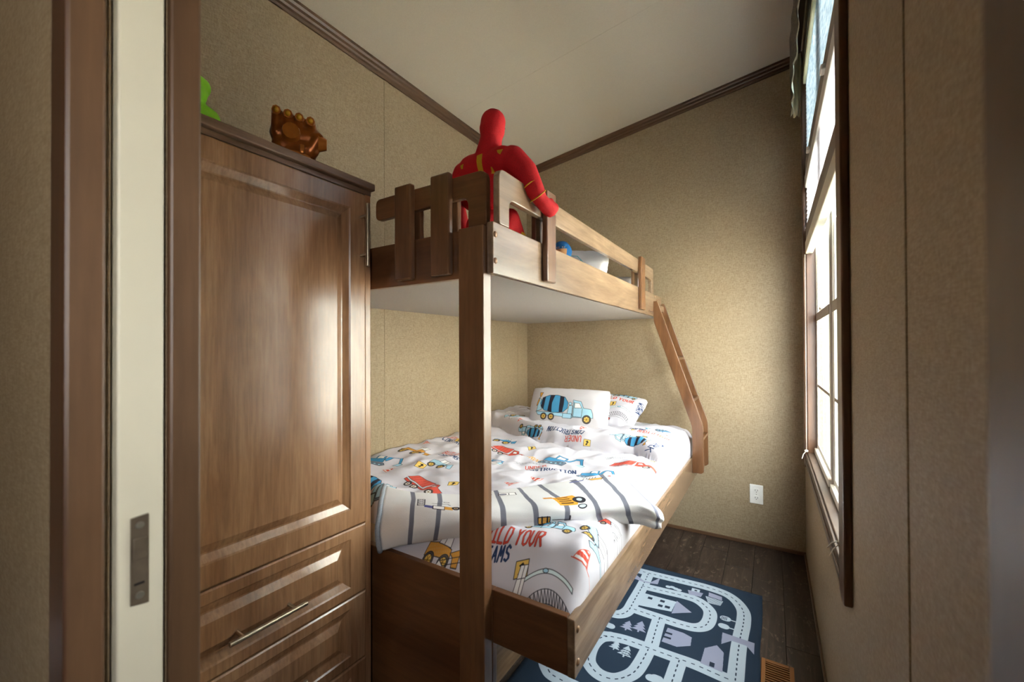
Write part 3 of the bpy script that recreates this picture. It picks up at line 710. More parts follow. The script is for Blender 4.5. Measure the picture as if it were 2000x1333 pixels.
DX0, DX1, DY0, DY1 = -1.672, -0.4335, 0.9615, 2.900
def fold_edge(x): # front edge of the turned-back top of the duvet
    return float(np.interp(x, [-1.68, -1.2, -0.9, -0.6, -0.41], [2.36, 2.16, 2.12, 2.14, 2.03]))
def flap(x, y):
    f = fold_edge(x)+0.012*noise.noise(Vector((x*7, 1, 1))); t = (y-f)/0.048
    ex = sm01((DX1-x)/0.13)**0.7
    return 0.078*math.sqrt(max(0, 1-(1-min(max(t, 0), 1))**2))*(0.5+0.5*ex), y-f
def duvet_z(x, y):
    ex = sm01((DX1-x+0.03)/0.07)**0.6; ey = sm01((y-DY0+0.01)/0.20)**0.8
    z = 0.524+0.045*min(1, ey*1.3)*min(1, 0.55+ex)+0.054*min(ex, ey+0.1)+0.028*sm01((-1.0-x)/0.6)*ey+0.014*sm01((y-1.3)/0.8)*ex
    v = Vector((x, y, 0))
    w = noise.noise(v*3.1)*0.014+noise.noise(Vector((x*6.5+9, y*4.5, 3)))*0.009
    w += 0.010*(1-abs(noise.noise(Vector((x*5+y*3, y*7-x*4, 7))))*2.2)
    w += 0.008*(1-abs(noise.noise(Vector((x*9-y*4, y*8+x*3, 2))))*2.0)
    w += 0.003*noise.noise(Vector((x*17, y*17, 5)))
    z += w*(0.2+0.8*min(ex, sm01((y-DY0)/0.15)))
    fz, d = flap(x, y)
    z += fz*(1-0.40*sm01((d-0.25)/0.35))
    z -= 0.014*math.exp(-((d+0.012)/0.022)**2)*ex
    if d > 0: z += 0.006*noise.noise(Vector((x*11, y*16, 8)))*min(1, d/0.05)
    if x < -1.08: z -= 0.16*sm01((-1.10-x)/0.12)*sm01((1.13-y)/0.10)
    z -= 0.05*sm01((y-2.80)/0.1)
    return z
CY1 = DY1+0.08
cv = Canvas(DX0, DY0, DX1, CY1, 1000, CLOTH)
P = lambda x, y, s, a=0, lw=0.0017: Pen(cv, x, y, s, a, lw)
RDK = rgb('8a2a26')
excav(P(-1.56, 1.33, .22, 15)); mixer(P(-1.36, 1.09, .24, 10)); loader(P(-1.545, 1.54, .22, 0)); dump(P(-1.20, 1.225, .24, -14))
sign(P(-1.108, 1.31, .05, 30)); text(cv, 'CONSTRUCTION', -1.62, 1.815, .036, -8, NAVY, .0050, L=.26); text(cv, 'UNDER', -1.66, 1.875, .034, -10, RD, .0042, L=.10)
text(cv, 'BUILD YOUR', -1.43, 1.605, .034, -5, RD, .0042, L=.2); text(cv, 'DREAMS', -1.42, 1.56, .034, -5, NAVY, .0050, L=.13)
sign(P(-1.51, 1.845, .055, 20)); cone(P(-1.64, 1.71, .065, 40)); dump(P(-1.19, 1.835, .22, -6)); sign(P(-1.10, 1.95, .05, 40)); text(cv, 'VROOM', -1.06, 1.82, .03, -18, OR, .005, L=.11)
excav(P(-.87, 1.845, .23, 0)); text(cv, 'UNDER', -.985, 1.685, .034, 28, RD, .0042, L=.105); text(cv, 'CONSTRUCTION', -.975, 1.628, .040, 24, NAVY, .0058, L=.255)
cone(P(-.87, 1.575, .06, 75)); cone(P(-.915, 1.435, .065, 70)); dump(P(-.555, 1.915, .21, 0)); diamond(P(-.480, 2.005, .05, 0)); excav(P(-.655, 1.74, .17, 5)); lattice(P(-.69, 1.98, .15))
lattice(P(-1.05, 1.72, .22)); excav(P(-1.17, 1.66, .15)); loader(P(-1.31, 2.01, .17), MB_); lattice(P(-.475, 1.70, .24), GRY); sign(P(-1.36, 1.38, .05, 15)); cone(P(-1.44, 1.27, .055, -20)); loader(P(-1.30, 1.45, .15), LB)
mixer(P(-.615, 1.150, .215, 4)); text(cv, 'BUILD YOUR', -.785, 1.050, .042, 5, RD, .0034, RDK, L=.225); text(cv, 'DREAMS', -.770, .998, .036, 12, NAVY, .0058, L=.125)
sign(P(-.603, 1.014, .046, 16)); cone(P(-.452, 1.088, .050, -8)); text(cv, 'VROOM', -.462, 1.335, .034, -62, WH, .003, INK, L=.12); loader(P(-.462, 1.185, .11, -60), LB)
bigcrane(P(-.525, .988, .155, 8, .0013)); loader(P(-.885, .998, .15, 4)); lattice(P(-.80, .985, .14, -25), INK); dump(P(-.515, 1.315, .12, 10))
# turned-back part: upside down, y runs on over the roll
mixer(P(-1.24, 2.26, .20, 172)); text(cv, 'CONSTRUCTION', -.885, 2.255, .034, 178, NAVY, .0050, L=.235); text(cv, 'UNDER', -.89, 2.21, .034, 178, RD, .0042, L=.105)
mixer(P(-.64, 2.275, .22, 178)); text(cv, 'WORK', -.475, 2.245, .034, 238, NAVY, .0050, L=.12); text(cv, 'BUILD YOUR', -.48, 2.43, .030, 174, RD, .0042, L=.17); text(cv, 'DREAMS', -.62, 2.53, .028, 178, NAVY, .006, L=.10)
excav(P(-.57, 2.60, .16, 180)); lattice(P(-.475, 2.36, .14, 100), OR); sign(P(-.67, 2.47, .045, 10)); lattice(P(-1.5, 2.6, .2, 20)); loader(P(-1.5, 2.70, .16), INK); sign(P(-.855, 2.175, .045)); loader(P(-1.45, 2.42, .16, 190), LB)
for q in ((-.50, 2.50), (-.95, 2.36), (-1.36, 2.34)): cone(P(q[0], q[1], .05, 170))
DUVET = printed('printed duvet cloth', cv)
nx, ny = 170, 270
bm = bmesh.new(); uvl = bm.loops.layers.uv.new('print'); R = []; UV = []
xs = [DX0+(DX1-DX0)*j/nx for j in range(nx+1)]+[DX1+0.0006, DX1+0.0008]; ys = [DY0-0.0008, DY0-0.0006]+[DY0+(DY1-DY0)*i/ny for i in range(ny+1)]
for i, y in enumerate(ys):
    row = []; ur = []
    for j, x in enumerate(xs):
        xc, yc_ = min(x, DX1), max(y, DY0); z = duvet_z(xc, yc_)
        d = max(0, 1-min(1, (DX1-xc)/0.045)); z -= 0.030*(1-math.sqrt(max(0, 1-d*d)))
        d = max(0, 1-min(1, (yc_-DY0)/0.045)); z -= 0.018*(1-math.sqrt(max(0, 1-d*d)))
        if j > nx or i < 2:
            z = z-0.02 if (j == nx+1 or i == 1) and not (j > nx+1 or i < 1) else 0.500
        row.append(bm.verts.new((x, y, z))); ur.append(((xc-DX0)/(DX1-DX0), (yc_+flap(xc, yc_)[0]-DY0)/(CY1-DY0)))
    R.append(row); UV.append(ur)
grid_faces(bm, R, uvl, UV)
du = tag(obj('duvet', bm, DUVET, None, True, 80, (-1.05, 1.93, 0.575)), 'white duvet printed with construction trucks spread on the lower bunk', 'duvet')
sd = du.modifiers.new('thick', 'SOLIDIFY'); sd.thickness = 0.010; sd.offset = -1

# folded plush blanket across the duvet
BC = [[(-1.287, 1.117, 0.665), (-1.176, 1.007, 0.668), (-1.124, 0.956, 0.65), (-1.106, 0.931, 0.6), (-1.084, 0.922, 0.545)],
[(-1.149, 1.13, 0.66), (-1.068, 1.05, 0.675), (-1.012, 0.991, 0.675), (-0.969, 0.945, 0.635), (-0.985, 0.955, 0.575)],
[(-0.996, 1.215, 0.655), (-0.906, 1.105, 0.68), (-0.846, 1.032, 0.685), (-0.832, 1.005, 0.655), (-0.861, 1.03, 0.595)],
[(-0.884, 1.35, 0.655), (-0.779, 1.212, 0.685), (-0.712, 1.139, 0.69), (-0.687, 1.112, 0.66), (-0.693, 1.128, 0.607)],
[(-0.783, 1.476, 0.655), (-0.654, 1.33, 0.685), (-0.565, 1.25, 0.69), (-0.549, 1.229, 0.66), (-0.562, 1.25, 0.608)],
[(-0.685, 1.62, 0.655), (-0.574, 1.442, 0.685), (-0.495, 1.335, 0.69), (-0.471, 1.317, 0.66), (-0.47, 1.35, 0.608)],
[(-0.61, 1.74, 0.655), (-0.499, 1.538, 0.68), (-0.414, 1.401, 0.69), (-0.391, 1.381, 0.655), (-0.39, 1.41, 0.606)],
[(-0.547, 1.755, 0.65), (-0.437, 1.558, 0.67), (-0.348, 1.419, 0.675), (-0.329, 1.413, 0.64), (-0.336, 1.42, 0.60)],
[(-0.476, 1.695, 0.64), (-0.37, 1.512, 0.655), (-0.318, 1.451, 0.65), (-0.305, 1.428, 0.63), (-0.318, 1.415, 0.605)]]
cols = []
for c in BC:
    b0 = np.array(c[0]); b4 = np.array(c[4]); d = b0-b4; d[2] = 0; d = d/np.linalg.norm(d)
    first = b0+d*0.015; first[2] -= 0.03
    tuck = b4+d*0.05; tuck[2] -= 0.006
    cols.append(catmull([first]+[np.array(p) for p in c]+[tuck], 7))
G = [catmull([cols[i][k] for i in range(len(cols))], 9) for k in range(len(cols[0]))]     # G[row][col]
for i, row in enumerate(G):
    t = i/(len(G)-1)
    for j, p in enumerate(row):
        v = Vector((p[0]*9, p[1]*9, t*5)); row[j] = p+np.array((0.35, -0.5, 0.8))*(0.006*noise.noise(v)+0.003*noise.noise(v*2.7))
        crease = math.exp(-((t-0.72)/0.035)**2)*sm01((j/len(row)-0.25)/0.2)
        row[j] = row[j]+np.array((-0.5, 0.6, 0.0))*0.012*crease
def arclen(L):
    s = [0.0]
    for a, b in zip(L, L[1:]): s.append(s[-1]+float(np.linalg.norm(b-a)))
    return s
ub = arclen(G[len(G)//2]); vb = arclen([G[i][40] for i in range(len(G))]); UMAX, VMAX = ub[-1], vb[-1]
cv = Canvas(0, 0, UMAX, VMAX, 1100, rgb('e6e7e9'))
for k in range(12):
    u = 0.115+0.104*k
    cv.line([(u-0.002, 0), (u+0.004, VMAX*0.5), (u, VMAX)], 0.017, rgb('777a88'))
Q = lambda u, v, s, a=0, lw=0.003: Pen(cv, u, v, s, a, lw)
vt = lambda f: VMAX*(1-f)        # 0 = front bottom, 1 = back edge; rows run back -> front so v is flipped below
p = Q(0.165, vt(0.42), .095, 0)
for k in range(5): p.l([(-.3, .45-k*.2), (.0, .25-k*.2)]); p.l([(.0, .45-k*.2), (-.3, .25-k*.2)])
p.l([(-.3, .5), (-.3, -.55), (.0, -.55), (.0, .5), (-.3, .5)]); p.f([(.0, .45), (.35, .5), (.35, .68), (.0, .62)], rgb('5b62a0'), 0, None); p.f([(.35, .45), (.8, .45), (.8, .7), (.35, .7)], WH); p.f([(.8, .42), (1.1, .42), (1.1, .68), (.8, .68)], OR, 0.2, None)
p.wheel(1.2, .5, .13, WH); p.wheel(1.45, .5, .13, WH); p.l([(.3, .2), (.9, .05), (1.0, .2)]); p.e(.85, -.3, .1, .08)
p = Q(0.455, vt(0.66), .085, 10); p.f([(-.3, -.35), (.5, -.3), (.6, .3), (-.2, .35)], WH); p.e(-.05, .05, .16, col=rgb('8d93a6')); p.l([(.2, -.15), (.25, .2)]); p.l([(-1.1, -.2), (-.6, -.2), (-.6, .3), (-1.0, .35)]); p.l([(-1.0, .05), (-.6, .05)])
p = Q(0.655, vt(0.36), .075, 0, .004)
p.f([(-.55, -.45), (.45, -.5), (.55, .1), (.3, .5), (-.5, .5)], rgb('e6a23a'), 0, None); p.f([(-.95, -.55), (-.5, -.55), (-.5, -.3), (-.95, -.3)], rgb('d98e2a'), 0, None)
for k in range(4): p.l([(-.35, .32-k*.22), (.15, .32-k*.22)], rgb('332a22'), .006)
p.e(.55, .1, .28, col=rgb('303138')); p.e(.55, .1, .16, col=rgb('c4d4e2')); p.e(.5, .62, .2, .12, rgb('c4d4e2'))
p = Q(0.565, vt(0.19), .045, 0); p.f([(-.6, -.3), (.3, -.3), (.3, .3), (-.6, .3)], OR, 0.3); p.l([(-.3, -.3), (-.3, .3)], INK, .005); p.l([(.1, -.3), (.1, .3)], INK, .005); p.l([(.5, 0), (1.8, 0)]); p.l([(1.8, -.3), (1.8, .4)], INK, .006)
p = Q(0.80, vt(0.80), .07, 0); p.f([(-.3, -.2), (.6, -.2), (.4, .3), (-.1, .25)], OR, 0.3); p.f([(-1.1, -.2), (-.5, -.2), (-.5, .05), (-1.1, .05)], rgb('6f76a8'), 0, None)
for k in range(5): p.l([(-.5+k*.16, -.3), (-.4+k*.16, -.6)])
p.e(1.0, -.35, .1, col=RD)
BLANKET = printed('printed plush blanket', cv, 0.95, 0.5, 500)
bm = bmesh.new(); uvl = bm.loops.layers.uv.new('print')
R = [[bm.verts.new(p) for p in row] for row in G]
UV = [[(ub[j]/UMAX, 1-vb[i]/VMAX) for j in range(len(G[0]))] for i in range(len(G))]
UV = [[(a, 1-b) for a, b in row] for row in UV]
grid_faces(bm, R, uvl, UV)
bl = tag(obj('folded_blanket', bm, BLANKET, None, True, 80, (-0.75, 1.2, 0.6)), 'white plush blanket with grey stripes folded across the foot of the duvet', 'blanket')
sd = bl.modifiers.new('thick', 'SOLIDIFY'); sd.thickness = 0.010; sd.offset = -1
HEM = plain('grey blanket hem', '8f969e', 0.95, var=0.15, nscale=300, bump=0.4)
obj('hem', tube(bmesh.new(), [tuple(G[i][0]+np.array((-0.004, -0.004, 0.0))) for i in range(4, len(G)-5)], 0.0085, 10), HEM, bl, True, 80)

# pillows
def pillow(name, origin, ex, ey, w, hh, thick, mat, pin=0.9, wr=0.006, seed=0, n=44):
    """flat cushion: ex, ey in-plane axes from the centre, third axis is the thickness"""
    ex = Vector(ex).normalized(); ey = (Vector(ey)-ex*Vector(ey).dot(ex)).normalized(); ez = ex.cross(ey)
    bm = bmesh.new(); uvl = bm.loops.layers.uv.new('print'); o = Vector(origin)
    for side in (1, -1):
        R = []; UV = []
        for i in range(n+1):
            row = []; ur = []
            for j in range(n+1):
                u = 2*j/n-1; v = 2*i/n-1
                e = max(0, (1-abs(u)**2.6))*max(0, (1-abs(v)**2.6)); t = thick/2*e**0.42
                bulge = 1-0.045*(1-u*u)*abs(v)**3*0-0.05*abs(u*v)**0.0*0
                x = u*w/2*(1-0.055*(1-v*v)*abs(u)**4*0.6); y = v*hh/2*(1-0.07*(1-u*u)*abs(v)**4*0.7)
                cr = max(abs(u), abs(v)); rr = abs(u*v)**3; x *= 1-0.055*rr; y *= 1-0.085*rr; y += 0.004*noise.noise(Vector((u*6+seed, v, 4)))*abs(v)**3; x += 0.004*noise.noise(Vector((u, v*6+seed, 9)))*abs(u)**3
                wz = wr*(noise.noise(Vector((u*2.4+seed, v*2.4, side*3)))+0.55*noise.noise(Vector((u*7, v*4+seed, side)))*cr**2+0.9*noise.noise(Vector((u*13+seed, v*2, side)))*max(0, abs(v)-0.45)+0.9*noise.noise(Vector((u*2, v*11+seed, side)))*max(0, abs(u)-0.55))*e**0.25
                rc = 0.16*min(w, hh); cxr, cyr = abs(x)-(w/2-rc), abs(y)-(hh/2-rc)
                if cxr > 0 and cyr > 0 and math.hypot(cxr, cyr) > rc*0.97:
                    kk = rc*0.97/math.hypot(cxr, cyr); x = math.copysign(w/2-rc+cxr*kk, x); y = math.copysign(hh/2-rc+cyr*kk, y)
                row.append(bm.verts.new(o+ex*x+ey*y+ez*(side*t+wz))); ur.append(((u+1)/2, (v+1)/2))
            R.append(row); UV.append(ur)
        grid_faces(bm, R, uvl, UV)
    bmesh.ops.remove_doubles(bm, verts=bm.verts, dist=0.0004)
    return obj(name, bm, mat, None, True, 70, origin)
cv = Canvas(-.27, -.16, .27, .16, 1600, rgb('cbc8ce'))
mixer(Pen(cv, -.005, -.040, .385, 0, .0022))
pl1 = tag(pillow('pillow', (-1.090, 2.395, 0.800), (1, 0.02, 0.004), (0, 0.36, 1), 0.545, 0.318, 0.13, printed('mixer pillow print', cv), wr=0.007, seed=4), 'white pillow printed with a blue concrete mixer truck standing upright', 'pillow', 'printed pillows')
cv = Canvas(-.27, -.18, .27, .18, 1300, CLOTH)
mixer(Pen(cv, .10, .12, .2, 0)); text(cv, 'BUILD YOUR', -.06, .055, .028, 0, RD, .007); sign(Pen(cv, .075, .01, .05, 12)); bigcrane(Pen(cv, .14, -.07, .22, 0, .0015)); dump(Pen(cv, .06, -.14, .13)); text(cv, 'WORK', .235, .09, .028, -80, NAVY, .006); excav(Pen(cv, -.14, .06, .2)); cone(Pen(cv, -.03, -.1, .06))
exv = Vector((0.985, -0.17, -0.02)); eyv = Vector((0.10, 0.30, 0.155))
pl2 = tag(pillow('pillow', (-0.955, 2.695, 0.780), exv, eyv, 0.50, 0.36, 0.13, printed('truck pillow print', cv), wr=0.010, seed=11), 'white truck-printed pillow slumped behind the mixer pillow', 'pillow', 'printed pillows')
pl3 = tag(pillow('pillow', (-0.925, 2.73, 0.678), (1, 0.03, 0), (0, 1, 0.0), 0.60, 0.30, 0.06, GREYCL, wr=0.006, seed=2), 'pale grey pillow lying flat under the slumped pillow on the lower bunk', 'pillow')
cv = Canvas(-.24, -.17, .24, .17, 900, rgb('dcdbe0')); text(cv, 'WORK', -.2, -.1, .06, 5, rgb('5f8796'), .012)
for k, (r_, c_) in enumerate(((.09, '6fa7ad'), (.06, '33405e'))):
    cv.line([(-.10+r_*1.6*math.cos(a*PI/3), -.05+r_*math.sin(a*PI/3)) for a in range(7)], .008, rgb(c_))
tag(pillow('pillow', (-0.830, 1.985, 1.605), (0.95, 0.28, -0.10), (-0.30, 0.62, 0.80), 0.28, 0.24, 0.14, printed('hexagon pillow print', cv), wr=0.006, seed=8), 'small white pillow with teal hexagons behind the blue hooded doll', 'pillow', 'pillows on the upper bunk')
tag(pillow('pillow', (-0.90, 2.45, 1.560), (1, 0.0, 0), (0, 0.96, 0.25), 0.42, 0.62, 0.13, WHITECL, wr=0.008, seed=5), 'plain white pillow lying at the head of the upper bunk', 'pillow', 'pillows on the upper bunk')

# ==================================================================== TOYS (generic, plain)
d = thing('plush_doll', 'red plush doll sitting on the upper bunk with one arm over the guard rail', 'doll', (-0.80, 1.12, 1.50))
caps = [((-0.752, 1.085, 1.900), 0.043, (-0.750, 1.088, 1.925), 0.042), ((-0.756, 1.085, 1.872), 0.036, (-0.768, 1.088, 1.825), 0.044),
        ((-0.84, 1.10, 1.797), 0.050, (-0.71, 1.088, 1.788), 0.050), ((-0.835, 1.105, 1.72), 0.062, (-0.755, 1.10, 1.715), 0.060), ((-0.81, 1.11, 1.60), 0.058, (-0.785, 1.11, 1.60), 0.058), ((-0.83, 1.12, 1.56), 0.060, (-0.785, 1.12, 1.56), 0.058),
        ((-0.675, 1.085, 1.785), 0.044, (-0.640, 1.10, 1.745), 0.040), ((-0.640, 1.10, 1.745), 0.040, (-0.610, 1.118, 1.680), 0.029), ((-0.613, 1.118, 1.680), 0.026, (-0.603, 1.135, 1.658), 0.023),
        ((-0.600, 1.140, 1.655), 0.024, (-0.592, 1.172, 1.640), 0.025), ((-0.592, 1.172, 1.640), 0.023, (-0.590, 1.195, 1.652), 0.019), ((-0.598, 1.165, 1.665), 0.011, (-0.598, 1.195, 1.677), 0.010),
        ((-0.875, 1.10, 1.79), 0.042, (-0.925, 1.105, 1.71), 0.036), ((-0.925, 1.105, 1.71), 0.035, (-0.93, 1.16, 1.62), 0.026), ((-0.93, 1.17, 1.60), 0.026, (-0.925, 1.19, 1.575), 0.024),
        ((-0.755, 1.13, 1.555), 0.040, (-0.728, 1.155, 1.635), 0.030), ((-0.728, 1.155, 1.635), 0.030, (-0.712, 1.195, 1.545), 0.027), ((-0.712, 1.20, 1.532), 0.026, (-0.715, 1.28, 1.524), 0.024),
        ((-0.86, 1.13, 1.555), 0.046, (-0.92, 1.22, 1.635), 0.040), ((-0.92, 1.22, 1.635), 0.038, (-0.93, 1.31, 1.555), 0.032), ((-0.93, 1.32, 1.535), 0.030, (-0.93, 1.38, 1.53), 0.026)]
body_bm = blob(caps, 0.0055, 8)
body = obj('body', body_bm, RED, d, True, 180)
from mathutils.bvhtree import BVHTree
def drape(points, tree, direction, start, off, thick, u=None):
    pass
def patch(parent, outline, zdir, host, mat, name='patch', off=0.0016, n=7):
    """felt patch: outline in (x, z) world, pressed on to the host mesh along +y (from behind) or another direction"""
    me = host.data; base = wl(host); bt = BVHTree.FromPolygons([v.co+base for v in me.vertices], [tuple(p.vertices) for p in me.polygons])
    (x0, z0), (x1, z1), (x2, z2), (x3, z3) = outline; bm = bmesh.new(); R = []; ok = True
    for i in range(n+1):
        row = []
        for j in range(n+1):
            a, b = j/n, i/n
            x = (x0*(1-a)+x1*a)*(1-b)+(x3*(1-a)+x2*a)*b; z = (z0*(1-a)+z1*a)*(1-b)+(z3*(1-a)+z2*a)*b
            if zdir == 'y': org, dr = Vector((x, 0.5, z)), Vector((0, 1, 0))
            else: org, dr = Vector((0.3, x, z)), Vector((-1, 0, 0))
            hit = bt.ray_cast(org, dr)
            p = (hit[0]+hit[1]*off) if hit[0] else org+dr*0.6
            row.append(bm.verts.new(p))
        R.append(row)
    grid_faces(bm, R)
    return obj(name, bm, mat, parent, True, 180)
patch(d, [(-0.784, 1.762), (-0.764, 1.761), (-0.763, 1.812), (-0.786, 1.812)], 'y', body, YEL)
patch(d, [(-0.854, 1.788), (-0.846, 1.786), (-0.842, 1.800), (-0.858, 1.800)], 'y', body, YEL)
patch(d, [(-0.702, 1.796), (-0.694, 1.790), (-0.686, 1.806), (-0.706, 1.806)], 'y', body, YEL)
patch(d, [(-0.735, 1.744), (-0.722, 1.744), (-0.728, 1.764), (-0.733, 1.764)], 'y', body, YEL)
def ring_on(p0, p1, r, t, name='cuff_stripe'):
    p0 = Vector(p0); p1 = Vector(p1); q = (p1-p0).to_track_quat('Z', 'Y'); bm = bmesh.new()
    pts = [p0+q @ Vector((r*math.cos(2*PI*k/24), r*math.sin(2*PI*k/24), 0)) for k in range(25)]
    tube(bm, pts, t, 6); return obj(name, bm, YEL, d, True, 80)
ring_on((-0.624, 1.112, 1.702), (-0.613, 1.118, 1.680), 0.0325, 0.0018); ring_on((-0.609, 1.124, 1.672), (-0.603, 1.135, 1.658), 0.0285, 0.0018)
patch(d, [(1.165, 1.552), (1.200, 1.552), (1.196, 1.580), (1.168, 1.585)], 'x', body, YEL)
for sx in (-0.768, -0.736): obj('eye', ball(bmesh.new(), (sx, 1.1275, 1.918), 0.006, (1, 0.6, 1)), EYE, d, True, 80)

b = thing('plush_doll', 'blue hooded plush doll lying behind the upper guard rail', 'doll', (-0.80, 1.80, 1.50))
head = obj('head', blob([((-0.835, 1.775, 1.665), 0.044, (-0.830, 1.78, 1.655), 0.044), ((-0.86, 1.83, 1.60), 0.034, (-0.90, 1.90, 1.57), 0.05), ((-0.90, 1.90, 1.57), 0.052, (-0.98, 2.05, 1.56), 0.05),
     ((-0.98, 2.05, 1.545), 0.034, (-1.05, 2.22, 1.53), 0.028), ((-1.02, 2.02, 1.545), 0.034, (-1.12, 2.18, 1.53), 0.028), ((-0.87, 1.92, 1.55), 0.028, (-0.86, 2.05, 1.53), 0.024), ((-0.95, 1.87, 1.56), 0.028, (-1.04, 1.93, 1.53), 0.024)], 0.006, 8), BLUE, b, True, 180)
head.name = 'body'
# peach face with a plain mask edge
def face_piece(yaw0, yaw1, el0, el1, r, mat, name, cen=Vector((-0.8325, 1.7775, 1.660)), n=10):
    bm = bmesh.new(); R = []
    for i in range(n+1):
        row = []
        for j in range(n+1):
            a = math.radians(yaw0+(yaw1-yaw0)*j/n); e = math.radians(el0+(el1-el0)*i/n)
            row.append(bm.verts.new(cen+Vector((math.cos(e)*math.cos(a), math.cos(e)*math.sin(a), math.sin(e)))*r))
        R.append(row)
    grid_faces(bm, R); return obj(name, bm, mat, b, True, 180)
face_piece(-112, -38, -42, 2, 0.0465, SKIN, 'face')
for ya in (-92, -58): face_piece(ya-9, ya+9, 6, 14, 0.0468, WHITECL, 'eye', n=5); face_piece(ya-2, ya+4, 7, 13, 0.0474, EYE, 'pupil', n=4)
face_piece(-84, -66, -27, -24, 0.0472, EYE, 'mouth', n=4)

# bronze toy glove on the wardrobe
g = thing('toy_glove', 'bronze toy armoured glove shaped as a raised fist on the wardrobe top', 'toy', (-1.27, 0.715, 1.738))
ex = Vector((0.80, 0.60, 0)).normalized(); ex = Vector((0.55, 0.83, 0)).normalized(); ey = Vector((-0.83, 0.55, 0)).normalized()
GO = Vector((-1.27, 0.715, 1.738))
def gp(a, bb, c): return GO+ex*a-ey*0+Vector((0.83, -0.55, 0))*bb+Vector((0, 0, c))       # a: across, bb: towards the room, c: up
hand = [(gp(-0.030, 0, .105), 0.032, gp(0.030, 0, .100), 0.034), (gp(-0.026, 0, .075), 0.032, gp(0.026, 0, .070), 0.034), (gp(0, 0, .06), 0.034, gp(0, 0, .045), 0.038)]
for i in range(4):
    a = -0.042+0.028*i; tz = 0.158-0.004*i
    hand += [(gp(a, 0.018, .10), 0.0145, gp(a, 0.012, tz-0.008), 0.0145), (gp(a, 0.012, tz-0.008), 0.014, gp(a, -0.026, tz-0.014), 0.013), (gp(a, -0.026, tz-0.014), 0.013, gp(a, -0.03, .11), 0.012)]
hand += [(gp(0.045, 0.012, .07), 0.020, gp(0.062, 0.022, .098), 0.017), (gp(0.062, 0.022, .098), 0.0165, gp(0.050, -0.010, .125), 0.0135)]
obj('hand', blob(hand, 0.0035, 3), BRONZE, g, True, 180)
bm = bmesh.new()
for z0, z1, r0, r1 in ((0.0, 0.012, 0.050, 0.052), (0.012, 0.040, 0.052, 0.043), (0.040, 0.050, 0.046, 0.046)):
    cyl(bm, GO+Vector((0, 0, z0)), GO+Vector((0, 0, z1)), r0, r1, 28)
obj('cuff', bm, BRONZE_L, g, True, 40)
for i in range(4):
    a = -0.042+0.028*i; q = gp(a, 0.0265, 0.150-0.004*i)
    bm = bmesh.new(); cyl(bm, q-Vector((0.83, -0.55, 0))*0.006, q+Vector((0.83, -0.55, 0))*0.003, 0.0125, 0.0115, 8); obj('knuckle_plate', bm, BRONZE_L, g, True, 30)
    obj('stud', ball(bmesh.new(), q+Vector((0.83, -0.55, 0))*0.0032, 0.0068, (1, 1, 1)), AMBER, g, True, 80)
q = gp(-0.006, 0.034, 0.100); n_ = Vector((0.83, -0.55, 0.1))
bm = bmesh.new(); cyl(bm, q-n_*0.008, q+n_*0.006, 0.026, 0.021, 12); obj('back_plate', bm, BRONZE_L, g, True, 30)
bm = bmesh.new(); box(bm, -0.011, 0.011, -0.006, 0.006, -0.011, 0.011, 0.003); bmesh.ops.transform(bm, matrix=Matrix.Translation(gp(0.022, 0.036, 0.058)) @ Matrix.Rotation(-0.6, 4, 'Z'), verts=bm.verts); obj('wrist_plate', bm, BRONZE_L, g, True, 30)
q = gp(0.074, 0.020, 0.088); bm = bmesh.new(); cyl(bm, q-ex*0.012, q+ex*0.010, 0.022, 0.014, 14); obj('thumb_plate', bm, BRONZE_L, g, True, 30)
g.scale = (1.10, 1.10, 1.22); g.location = (-1.255, 0.730, 1.7385)
# lime green foam toy
tag(obj('foam_toy', blob([((-1.25, 0.42, 1.782), 0.040, (-1.25, 0.490, 1.778), 0.038), ((-1.25, 0.44, 1.815), 0.036, (-1.25, 0.492, 1.805), 0.032), ((-1.25, 0.45, 1.885), 0.032, (-1.25, 0.476, 1.882), 0.026), ((-1.25, 0.43, 1.84), 0.038, (-1.25, 0.460, 1.86), 0.034), ((-1.25, 0.512, 1.765), 0.023, (-1.25, 0.50, 1.785), 0.026)], 0.004, 3), GREEN, None, True, 180, (-1.25, 0.45, 1.738)), 'lime green lumpy foam toy on the wardrobe top by the door jamb', 'toy')

